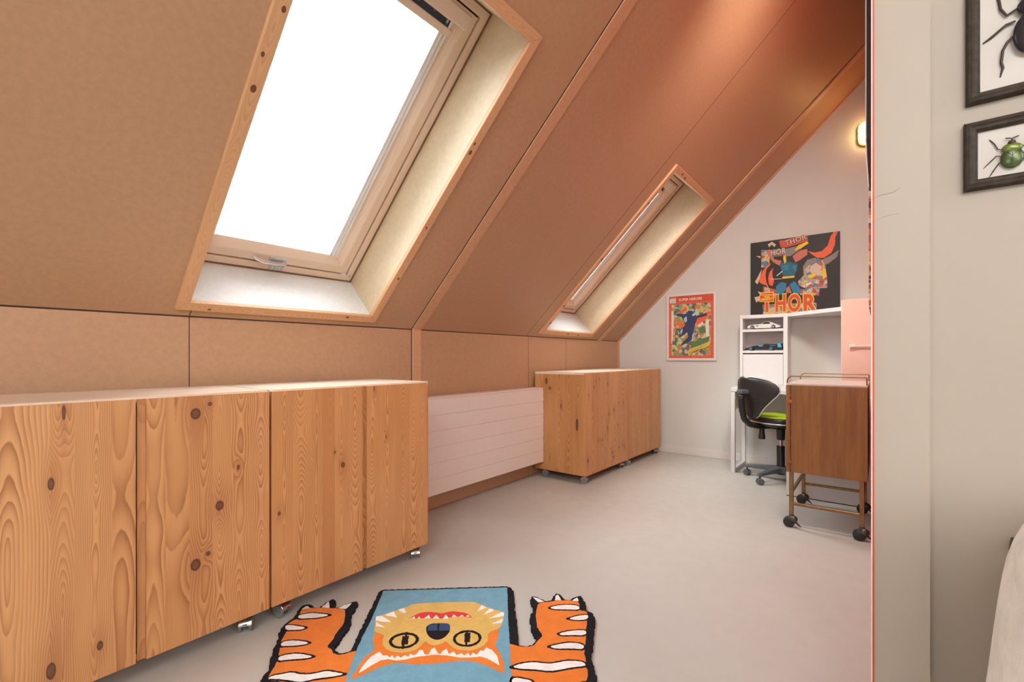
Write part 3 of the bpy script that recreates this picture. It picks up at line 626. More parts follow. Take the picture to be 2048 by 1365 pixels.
ax0, ax1, ay0, ay1 = -.447, -.050, 3.225, 3.835
tpart('front_panel', MB().box(ax0+.026, ax1-.004, ay0, ay0+.016, .336, .858), M_VEN, bevel=.0015)
hs = tpart('hinge_strip', MB().box(ax0, ax0+.0225, ay0+.002, ay0+.018, .336, .858), M_VEN, bevel=.0015)
tpart('piano_hinge', MB().box(ax0+.0225, ax0+.026, ay0+.004, ay0+.016, .34, .855), plain('hinge_dark', (.05, .025, .012), .5, .3))
for z in (.37, .545, .66, .80): tpart('hinge_pin', MB().cyl((ax0+.0243, ay0+.0005, z-.012), (ax0+.0243, ay0+.0005, z+.012), .0026, 8), M_BRONZE)
tpart('latch', MB().box(ax0+.012, ax0+.030, ay0-.004, ay0+.002, .752, .770).cyl((ax0+.027, ay0-.008, .761), (ax0+.027, ay0-.002, .761), .006, 14), plain('copper_latch', (.50, .15, .06), .3, .9), bevel=.001)
tpart('lower_catch', MB().box(ax0+.010, ax0+.028, ay0-.003, ay0+.002, .388, .404), plain('copper_catch', (.30, .13, .05), .35, .9), bevel=.001)
tpart('side_panel', MB().box(ax0+.002, ax0+.018, ay0+.018, ay1-.016, .336, .858), M_VEN); tpart('side_panel', MB().box(ax1-.020, ax1-.004, ay0+.018, ay1-.016, .336, .858), M_VEN)
tpart('rear_panel', MB().box(ax0+.002, ax1-.004, ay1-.016, ay1, .336, .858), M_VEN); tpart('bottom_board', MB().box(ax0+.018, ax1-.02, ay0+.016, ay1-.016, .336, .352), M_VEN)
tpart('tray_top', MB().box(ax0+.002, ax1-.003, ay0+.002, ay1, .858, .870), plain('tray_laminate', (.60, .52, .48), .35, var=.05), bevel=.002)
def rod(y):
    x0, x1 = ax0+.006, ax1-.008; zt = .913
    p = [(x0, y, .862), (x0, y, .885)]+[(x0+.03-.03*math.cos(a), y, zt-.03+.03*math.sin(a)) for a in [R(i*15) for i in range(7)]]+[(x1-.008, y, zt), (x1-.002, y, zt-.002), (x1, y, zt-.008), (x1, y, .862)]
    tpart('gallery_rail', MB().tube(p, .0036, 8), M_BRONZE, smooth=60)
rod(ay0+.010); rod(ay1-.012)
for x in (ax0+.026, ax1-.030):
    for y in (ay0+.022, ay1-.022):
        l = tpart('leg', MB().box(x-.011, x+.011, y-.011, y+.011, .078, .336), M_BRONZE, bevel=.0015)
        c = MB(); sx = -1 if x < -.2 else -1
        c.cyl((x, y, .066), (x, y, .080), .013, 14).ball((x+.010, y-.004, .052), (.024, .020, .022), 16, 10)
        cs = tpart('castor', c, M_GUN, smooth=50)
        for s in (-1, 1):
            q = MB(); q.tube([(x-.012, y+s*.004, .031), (x-.012, y+s*.008, .031), (x-.012, y+s*.016, .031), (x-.012, y+s*.021, .031)], [.026, .031, .030, .018], 20); tpart('wheel', q, M_BLACK, cs, smooth=40)
        tpart('brake_lever', MB().tube([(x+.018, y, .036), (x+.032, y-.004, .026), (x+.05, y-.008, .012)], [.007, .006, .003], 8), M_BLACK, cs, smooth=60)
for y in (ay0+.022, ay1-.022): tpart('lower_rail', MB().box(ax0+.037, ax1-.041, y-.008, y+.008, .135, .151), M_BRONZE, bevel=.001)
for x in (ax0+.026, ax1-.030): tpart('lower_rail', MB().box(x-.008, x+.008, ay0+.033, ay1-.033, .205, .221), M_BRONZE, bevel=.001)
# ---------------------------------------------------------------- pictures on the gable wall
def facing(x, y, z): return Matrix(((1, 0, 0, x), (0, 0, -1, y), (0, 1, 0, z), (0, 0, 0, 1)))      # local x right, y up, z towards the room
def ink(name, c, r=.55): return plain('ink_'+name, c, r, var=.06, scale=60)
I_RED = ink('red', (.62, .075, .035)); I_ORANGE = ink('orange', (.80, .13, .04)); I_YEL = ink('yellow', (.80, .56, .02)); I_BLK = ink('black', (.018, .015, .014)); I_CREAM = ink('cream', (.62, .50, .38))
I_BLUE = ink('blue', (.02, .20, .36)); I_TEAL = ink('teal', (.015, .13, .20)); I_GREY = ink('grey', (.24, .21, .19)); I_PINK = ink('salmon', (.55, .16, .11)); I_WHITE = ink('white', (.75, .70, .66)); I_GREEN = ink('green', (.08, .20, .08)); I_NAVY = ink('navy', (.035, .05, .13)); I_LBL = ink('pale_blue', (.40, .58, .66)); I_GOLD = ink('gold', (.62, .47, .09)); I_FADE = ink('faded_red', (.66, .12, .07))
def collage_mat(name, cols, scale, seed):
    k = NT(name); v = k.n('ShaderNodeVectorMath', {0: k.obj(), 1: (seed, seed*2, 0)}, operation='ADD').outputs[0]
    wv = k.n('ShaderNodeVectorMath', {0: v, 1: k.n('ShaderNodeTexNoise', {'Vector': v, 'Scale': scale*.8, 'Detail': 2}).outputs[1]}, operation='ADD').outputs[0]
    vo = k.n('ShaderNodeTexVoronoi', {'Vector': v, 'Scale': scale}); h = k.noise(k.n('ShaderNodeVectorMath', {0: vo.outputs['Position'], 1: (9, 9, 9)}, operation='ADD').outputs[0], scale*3.1, 0)
    rp = k.n('ShaderNodeValToRGB', {0: h}); cr = rp.color_ramp; cr.interpolation = 'CONSTANT'
    while len(cr.elements) < len(cols): cr.elements.new(.5)
    for i, c in enumerate(cols): cr.elements[i].position = .27+.46*i/len(cols) if i else 0; cr.elements[i].color = tuple(c)+(1,)
    ln = k.noise(v, scale*3, 4, .7)
    c = k.mix(k.mr(ln, .56, .60, 0, .75), rp.outputs[0], (.03, .025, .02)); k.set(Base_Color=c, Roughness=.5); return k.m
M_FOREST = collage_mat('printed_scenery', [(.10, .17, .06), (.55, .48, .20), (.26, .36, .14), (.66, .56, .28), (.62, .24, .08), (.55, .55, .42), (.14, .15, .20), (.60, .50, .18)], 30, 3)
M_SCRAP = collage_mat('printed_scraps', [(.55, .45, .36), (.25, .22, .20), (.60, .50, .42), (.50, .10, .06), (.10, .22, .30), (.62, .48, .12), (.40, .34, .30)], 26, 8)
po = empty('framed_poster', (-1.804, GY, .990), M=facing(-1.804, GY, .990)); tag(po, 'white framed red bordered poster headed SUPER HEROES on the gable wall', 'poster')
pw_, ph_ = .506, .704; fw = .024
MB().ring((0, pw_, 0, ph_), [(0, 0), (0, .021), (.004, .023), (fw-.003, .023), (fw, .020), (fw, 0)]).obj('frame', M_WHITE, po)
MB().box(.01, pw_-.01, .01, ph_-.01, 0, .012).obj('backing', M_WHITE, po)
pr = MB().box(fw, pw_-fw, fw, ph_-fw, .012, .0135).obj('print', I_FADE, po)
px = lambda x, y: ((x-115)/855*pw_, 1-0) and ((x-115)/855*pw_, ((1280-y)/1120+.0)*ph_*(1.0) if False else ph_*(1-(y-(160-(x-115)/855*58))/(1285-(160-(x-115)/855*58))))
MB().prism([(.052, .052), (.452, .052), (.452, .595), (.052, .595)], .0134, .0139).obj('picture', M_FOREST, pr)
mbs = {}
def lay(key, mat, z, *polys):
    for p in polys: MB().prism([px(*q) for q in p], z-.0006, z).obj(key, mat, pr)
lay('printed_shape', I_ORANGE, .0143, [(330, 470), (460, 350), (480, 420), (380, 480)], [(320, 640), (440, 660), (430, 720), (340, 730)], [(640, 550), (860, 430), (880, 470), (760, 620), (640, 690)])
lay('printed_shape', I_GREEN, .0144, [(560, 980), (700, 920), (860, 870), (850, 960), (700, 1020), (540, 1080)], [(680, 720), (780, 690), (800, 800), (700, 830)])
lay('printed_shape', I_WHITE, .0145, [(200, 440), (240, 430), (240, 700), (215, 1000), (200, 1000)], [(800, 600), (850, 590), (850, 860), (800, 880)], [(650, 690), (740, 620), (770, 660), (690, 720)])
lay('printed_shape', I_NAVY, .0147, [(250, 500), (330, 480), (470, 490), (500, 430), (560, 430), (640, 520), (820, 470), (810, 520), (660, 560), (620, 660), (600, 760), (610, 860), (540, 950), (440, 1000), (340, 1050), (420, 960), (500, 880), (480, 800), (400, 860), (340, 900), (350, 760), (440, 690), (430, 600), (380, 540)])
lay('printed_shape', I_LBL, .0149, [(420, 570), (470, 520), (480, 600), (450, 640)], [(360, 780), (400, 730), (400, 790), (365, 850)], [(570, 850), (605, 780), (600, 860), (560, 930)], [(560, 500), (640, 440), (650, 480), (590, 530)])
rb = [(470, 1130), (540, 1080), (640, 1045), (760, 1010), (840, 965), (865, 920), (885, 980), (860, 1030), (780, 1075), (680, 1100), (580, 1140), (515, 1215)]
lay('printed_shape', I_BLK, .0150, [(x+5, y+8) for x, y in rb]); lay('ribbon', I_GOLD, .0154, rb)
cx_ = px(515, 1160); textmesh('lettering', 'BLACK PANTHER', .027, ink('olive', (.28, .19, .03)), pr, Matrix.Translation((cx_[0]+.004, cx_[1]-.008, .0156)) @ Matrix.Rotation(R(26), 4, 'Z'), sx=.72)
MB().prism([px(290, 190), px(912, 150), px(905, 262), px(290, 285)], .0134, .0138).obj('title_band', I_RED, pr)
textmesh('lettering', 'SUPER HEROES', .036, I_WHITE, pr, Matrix.Translation((.128, .630, .0142)), sx=1.0, offset=.0006)
lgo = MB().box(.034, .098, .612, .660, .0135, .0140).obj('printed_emblem', I_WHITE, pr)
MB().prism([(.038, .622), (.05, .636), (.07, .642), (.094, .634), (.094, .618), (.07, .616)], .0139, .0144).obj('printed_shape', I_LBL, lgo); textmesh('lettering', 'MARVEL', .014, I_RED, lgo, Matrix.Translation((.038, .647, .0142)))

cn = empty('canvas_print', M=facing(-.982, GY-.004, 1.4205)); tag(cn, 'black square canvas with red and yellow lettering standing on the hutch', 'canvas picture')
cw = .706
cb = MB().box(0, cw, 0, cw, 0, .021).obj('canvas_board', I_BLK, cn, bevel=.002)
def cv(x, y):
    u = (x-150)/1290; top = 245-170*u; bot = 1295-120*u
    return (u*cw, (bot-y)/(bot-top)*cw)
lvl = [.0212]
def cl(mat, *polys, name='printed_shape'):
    lvl[0] += .00025
    for p in polys: MB().prism([cv(*q) for q in p], .0208, lvl[0]).obj(name, mat, cn)
cl(I_CREAM, [(330, 610), (220, 800), (260, 830), (300, 740)], [(210, 1020), (290, 1000), (300, 1060), (240, 1090)], [(235, 425), (310, 430), (300, 455)], [(420, 260), (480, 220), (545, 260), (520, 295), (480, 260), (440, 300)])
cl(M_SCRAP, [(940, 560), (1000, 470), (1110, 440), (1210, 470), (1250, 560), (1270, 700), (1275, 850), (1100, 870), (1000, 880), (880, 830), (870, 770), (950, 680)], [(320, 335), (440, 340), (640, 320), (640, 420), (450, 440), (440, 580), (320, 590)], [(350, 860), (560, 900), (560, 1000), (350, 1000)], [(340, 1120), (1130, 1060), (1120, 1200), (900, 1240), (350, 1285)], [(900, 880), (1170, 870), (1160, 960), (900, 960)])
cl(I_GREY, [(640, 330), (860, 280), (880, 340), (760, 420), (650, 430)], [(940, 560), (1000, 470), (1110, 440), (1120, 500), (1040, 530), (960, 610)], [(1210, 460), (1300, 420), (1430, 330), (1400, 430), (1300, 510), (1240, 540)])
cl(I_CREAM, [(1040, 560), (1120, 510), (1200, 560), (1180, 650), (1090, 680), (1040, 640)])
cl(I_RED, [(590, 210), (930, 140), (1000, 140), (1010, 210), (700, 300), (620, 300)])
cl(I_YEL, [(870, 270), (1000, 215), (1020, 240), (900, 320), (820, 345)], [(1000, 690), (1100, 650), (1120, 690), (1040, 730)], [(1210, 560), (1250, 590), (1262, 700), (1215, 740), (1200, 640)])
cl(I_ORANGE, [(1320, 140), (1370, 80), (1410, 90), (1380, 160), (1375, 260), (1330, 370), (1230, 440), (1140, 445), (1070, 400), (1010, 350), (1100, 370), (1200, 350), (1280, 270)], [(480, 520), (400, 570), (340, 640), (300, 740), (290, 800), (330, 825), (390, 840), (450, 900), (400, 800), (385, 700), (400, 610), (450, 560)], [(510, 585), (450, 650), (425, 740), (440, 830), (490, 850), (515, 780), (490, 700), (490, 640)])
cl(I_PINK, [(390, 350), (450, 330), (520, 470), (630, 490), (600, 560), (500, 510), (440, 440)], [(790, 420), (900, 340), (1000, 320), (1000, 400), (900, 470), (830, 510)], [(700, 870), (740, 840), (780, 940), (690, 940)])
cl(I_TEAL, [(600, 530), (730, 500), (860, 530), (850, 620), (800, 720), (660, 730), (630, 640)])
cl(I_BLUE, [(550, 850), (620, 790), (700, 800), (690, 900), (620, 970), (540, 970)], [(745, 820), (820, 770), (905, 880), (900, 950), (800, 940)], [(640, 560), (740, 540), (720, 620), (650, 620)], [(780, 570), (860, 545), (830, 640)])
cl(I_YEL, [(640, 715), (820, 695), (815, 722), (640, 742)], [(650, 440), (690, 400), (700, 500), (670, 530)])
cl(I_WHITE, [(980, 800), (1060, 780), (1050, 800), (990, 840)], [(470, 750), (630, 740), (630, 746), (470, 757)], [(550, 700), (640, 630), (645, 640), (560, 706)], [(260, 935), (330, 950), (300, 970)])
zt = lvl[0]+.0004
def word(body, x, y, size, mats, sx=1, rot=0, offs=(.0105, .0035)):
    p = cv(x, y); z = zt
    for m, of in zip(mats, offs):
        textmesh('lettering', body, size, m, cn, Matrix.Translation((p[0], p[1], z)) @ Matrix.Rotation(R(rot), 4, 'Z'), offset=of, sx=sx, space=1.08); z += .0007
for ch_, x, y, s_, sx in (('T', 318, 1222, .245, .66), ('H', 530, 1205, .213, .60), ('O', 722, 1195, .213, .58), ('R', 935, 1190, .215, .74)):
    word(ch_, x, y, s_, (I_YEL, I_RED), sx, 0, (.0175, .0075))
zt += .0022
for q_, m_ in ((((292, 978), (512, 968), (512, 1075), (292, 1084)), I_YEL), (((302, 990), (500, 980), (500, 1064), (302, 1073)), I_RED)):
    MB().prism([cv(*p) for p in q_], .0212, zt).obj('lettering_plate', m_, cn); zt += .0003
word('THE', 362, 1023, .021, (I_YEL,), 1.15, 0, (.0014,)); word('MIGHTY', 314, 1062, .026, (I_YEL,), 1.12, 0, (.0016,))
word('THOR', 690, 275, .062, (I_BLK, I_CREAM), .95, 12, (.004, .0015)); word('HOR', 465, 420, .075, (I_BLK, I_CREAM), .75, 2, (.004, .002))

# ---------------------------------------------------------------- bulkhead lamp on the gable
lp = empty('bulkhead_lamp', M=facing(-.0905, GY, 2.925)); tag(lp, 'glowing oval caged bulkhead lamp high on the gable wall', 'lamp')
def oval(a, b, z, n=32): return [(a*math.copysign(abs(math.cos(t))**.8, math.cos(t)), (b-a)*math.copysign(1, math.sin(t))*(abs(math.sin(t)) > 1e-6)+a*math.sin(t), z) for t in [2*math.pi*(i+.5)/n for i in range(n)]]
M_BRASS = plain('cage_brass', (.42, .30, .06), .4, .8)
kk = NT('lit_glass'); kk.set(Base_Color=(.9, .8, .6, 1), Emission_Color=(1, .66, .24, 1), Emission_Strength=11.0, Roughness=.4); M_LIT = kk.m
MB().loft([oval(.068, .105, 0), oval(.068, .105, .016), oval(.062, .10, .022)]).obj('base_plate', M_BRASS, lp, smooth=40)
MB().loft([oval(.054, .092, .018), oval(.054, .092, .045), oval(.046, .082, .066), oval(.028, .06, .076), oval(.01, .03, .078)]).obj('glass_dome', M_LIT, lp, smooth=50)
cg = MB().tube(oval(.060, .099, .048), .0028, 8, closed=True).obj('cage', M_BRASS, lp, smooth=50)
for y in (-.045, .0, .045): MB().tube([(-.060, y, .03), (-.060, y, .05), (-.050, y, .072), (-.02, y, .083), (.02, y, .083), (.050, y, .072), (.060, y, .05), (.060, y, .03)], .0026, 8).obj('cage_bar', M_BRASS, cg, smooth=50)
MB().tube([(0, -.10, .03), (0, -.10, .05), (0, -.086, .070), (0, -.03, .084), (0, .03, .084), (0, .086, .070), (0, .10, .05), (0, .10, .03)], .0026, 8).obj('cage_bar', M_BRASS, cg, smooth=50)

# ---------------------------------------------------------------- pictures hung on the hidden face of the partition
bp = empty('black_picture', (PX0, 1.86, 1.585)); tag(bp, 'black framed picture seen edge-on behind the partition end', 'picture')
MB().box(-.013, 0, -.36, .36, 0, .80).obj('frame', I_BLK, bp); MB().box(-.0152, -.013, -.36, .36, 0, .80).obj('front_sheet', M_WHITE, bp)
op = empty('orange_picture', (PX0, 1.68, 1.158)); tag(op, 'orange and red printed canvas seen edge-on behind the partition end', 'picture')
M_OR = collage_mat('orange_print', [(.75, .20, .06), (.60, .05, .03), (.85, .40, .10), (.75, .15, .05), (.08, .03, .02), (.85, .55, .35)], 60, 2)
MB().box(-.0085, 0, -.17, .17, 0, .31).obj('canvas_edge', M_OR, op, bevel=.001)
cd = MB().tube([(PX0-.0135, 1.505, 1.585), (PX0-.0128, 1.506, 1.55), (PX0-.0105, 1.508, 1.51), (PX0-.0085, 1.509, 1.468)], .0014, 8).obj('picture_cord', M_WHITE, None, smooth=60); tag(cd, 'thin white cord hanging below the black picture', 'cord')

# ---------------------------------------------------------------- framed beetles
M_FRM = plain('dark_stained_frame', (.042, .030, .021), .6, var=.3, scale=70, spec=.3); M_CARD = plain('specimen_card', (.60, .57, .52), .7, var=.01)
M_BTL = plain('dark_beetle_shell', (.030, .026, .035), .22, .2); M_GRN = plain('green_beetle_shell', (.075, .105, .035), .28, .35, var=.3, scale=60); M_GRN2 = plain('bright_green_shell', (.15, .19, .04), .28, .3, var=.2); M_LEG = plain('beetle_leg', (.035, .024, .016), .4)
def bframe(x, z, w, h, label):
    f = empty('framed_beetle', M=facing(x, 1.455, z)); tag(f, label, 'framed beetle', 'framed beetles on the near wall')
    MB().ring((0, w, 0, h), [(0, 0), (0, .013), (.003, .019), (.009, .021), (.013, .0175), (.018, .0165), (.0225, .011), (.0235, 0)]).obj('frame', M_FRM, f)
    MB().box(.006, w-.006, .006, h-.006, .0, .005).obj('card', M_CARD, f); return f
f2 = bframe(.1465, 1.400, .150, .150, 'smaller dark frame with a green beetle, below the other beetle frame')
b = empty('beetle', (.0745, .061, .005), parent=f2)
def legs(par, segs, r):
    for s in segs:
        for sg in (-1, 1):
            n_ = len(s); MB().tube([(sg*x, y, z) for x, y, z in s], [r*(1.25 if 0 < i < n_-1 else .6 if i == n_-1 else 1) for i in range(n_)], 7).obj('leg', M_LEG, par, smooth=60)
body = MB().ball((0, -.004, .006), (.0178, .0225, .0065), 24, 14).obj('abdomen', M_GRN, b, smooth=60)
MB().ball((0, .0165, .006), (.0158, .0108, .006), 20, 12).obj('thorax', M_GRN2, b, smooth=60)
MB().ball((0, .0285, .005), (.0065, .0055, .0045), 14, 10).obj('head', M_LEG, b, smooth=60)
MB().tube([(-.010, .040, .006), (-.004, .0385, .006), (0, .037, .006), (.004, .0385, .006), (.010, .040, .006)], .0013, 7).tube([(0, .031, .005), (0, .037, .006)], .0014, 7).obj('horn', M_LEG, b, smooth=60)
MB().tube([(0, .006, .0125), (0, -.01, .0128), (0, -.024, .0085)], .0005, 6).tube([(-.008, .008, .0118), (0, -.001, .0127), (.008, .008, .0118)], .0005, 6).obj('wing_seam', M_LEG, b)
legs(b, [[(.013, .016, .004), (.021, .020, .004), (.026, .033, .003), (.031, .041, .002), (.034, .046, .001)], [(.015, .003, .004), (.023, .006, .004), (.034, -.006, .002), (.043, -.016, .001)], [(.014, -.008, .004), (.020, -.012, .004), (.028, -.026, .002), (.034, -.037, .001)]], .0009)
f1 = bframe(.150, 1.591, .200, .272, 'larger dark frame with a dark purple-brown beetle, uppermost on the near wall')
b = empty('beetle', (.098, .134, .005), parent=f1)
MB().ball((0, -.012, .011), (.027, .044, .012), 26, 16).obj('abdomen', M_BTL, b, smooth=60)
MB().ball((0, .046, .010), (.021, .019, .010), 22, 12).obj('thorax', M_BTL, b, smooth=60)
MB().ball((0, .070, .009), (.014, .011, .008), 16, 10).obj('head', M_BTL, b, smooth=60)
for s in (-1, 1): MB().tube([(s*.006, .076, .009), (s*.018, .090, .008), (s*.016, .108, .007), (s*.006, .118, .006)], [.004, .0035, .0025, .001], 8).obj('jaw', M_BTL, b, smooth=60)
legs(b, [[(.018, .048, .006), (.035, .040, .006), (.044, .058, .005), (.046, .078, .003), (.050, .090, .002)], [(.022, .022, .006), (.036, .020, .006), (.050, .009, .005), (.060, .002, .003), (.071, -.004, .002)], [(.024, -.008, .007), (.034, -.018, .007), (.041, -.034, .006), (.043, -.058, .005), (.040, -.070, .003), (.044, -.088, .002)]], .0020)

# ---------------------------------------------------------------- fleece beanbag and wall bracket, bottom right
M_FLC = plain('cream_fleece', (.56, .50, .42), .9, var=.10, scale=22, bump=.6, bscale=140); M_FLC.node_tree.nodes['Principled BSDF'].inputs['Sheen Weight'].default_value = .3
bg_ = empty('beanbag_chair', (.46, 1.12, 0)); tag(bg_, 'cream fleece beanbag chair against the near wall, bottom right corner', 'beanbag')
prof = [(.05, 0), (.24, .004), (.30, .04), (.328, .14), (.332, .28), (.328, .40), (.319, .46), (.309, .56), (.297, .654), (.286, .71), (.262, .765), (.21, .815), (.12, .85), (.03, .86)]
loops = []
for r_, z in prof:
    loops.append([Vector((r_*math.cos(a)*(1+.012*math.sin(3*a+z*6)), min(r_*math.sin(a)*(1+.012*math.cos(4*a+z*5)), .33), z)) for a in [2*math.pi*i/56 for i in range(56)]])
sb = MB().loft(loops).obj('bag', M_FLC, bg_, smooth=70); sb.modifiers.new('soft', 'SUBSURF').levels = 1; sb.modifiers['soft'].render_levels = 1
sb = MB().ball((-.10, -.13, .71), (.2046, .2046, .185), 36, 22).obj('headrest', M_FLC, bg_, smooth=70)
br = MB().box(0, .05, -.004, 0, -.014, .014).box(0, .004, -.018, 0, -.014, .014).obj('wall_bracket', plain('dark_steel', (.10, .11, .10), .35, .8), None, bevel=.001); br.location = (.219, 1.455, .627); br.rotation_euler = (0, R(8), 0); tag(br, 'small dark metal bracket on the wall beside the beanbag', 'bracket')
MB().lathe([(.0035, 0), (.004, -.0015), (.002, -.003)], (.012, -.004, -.002), 'y', 12).obj('screw', M_STEEL, br)
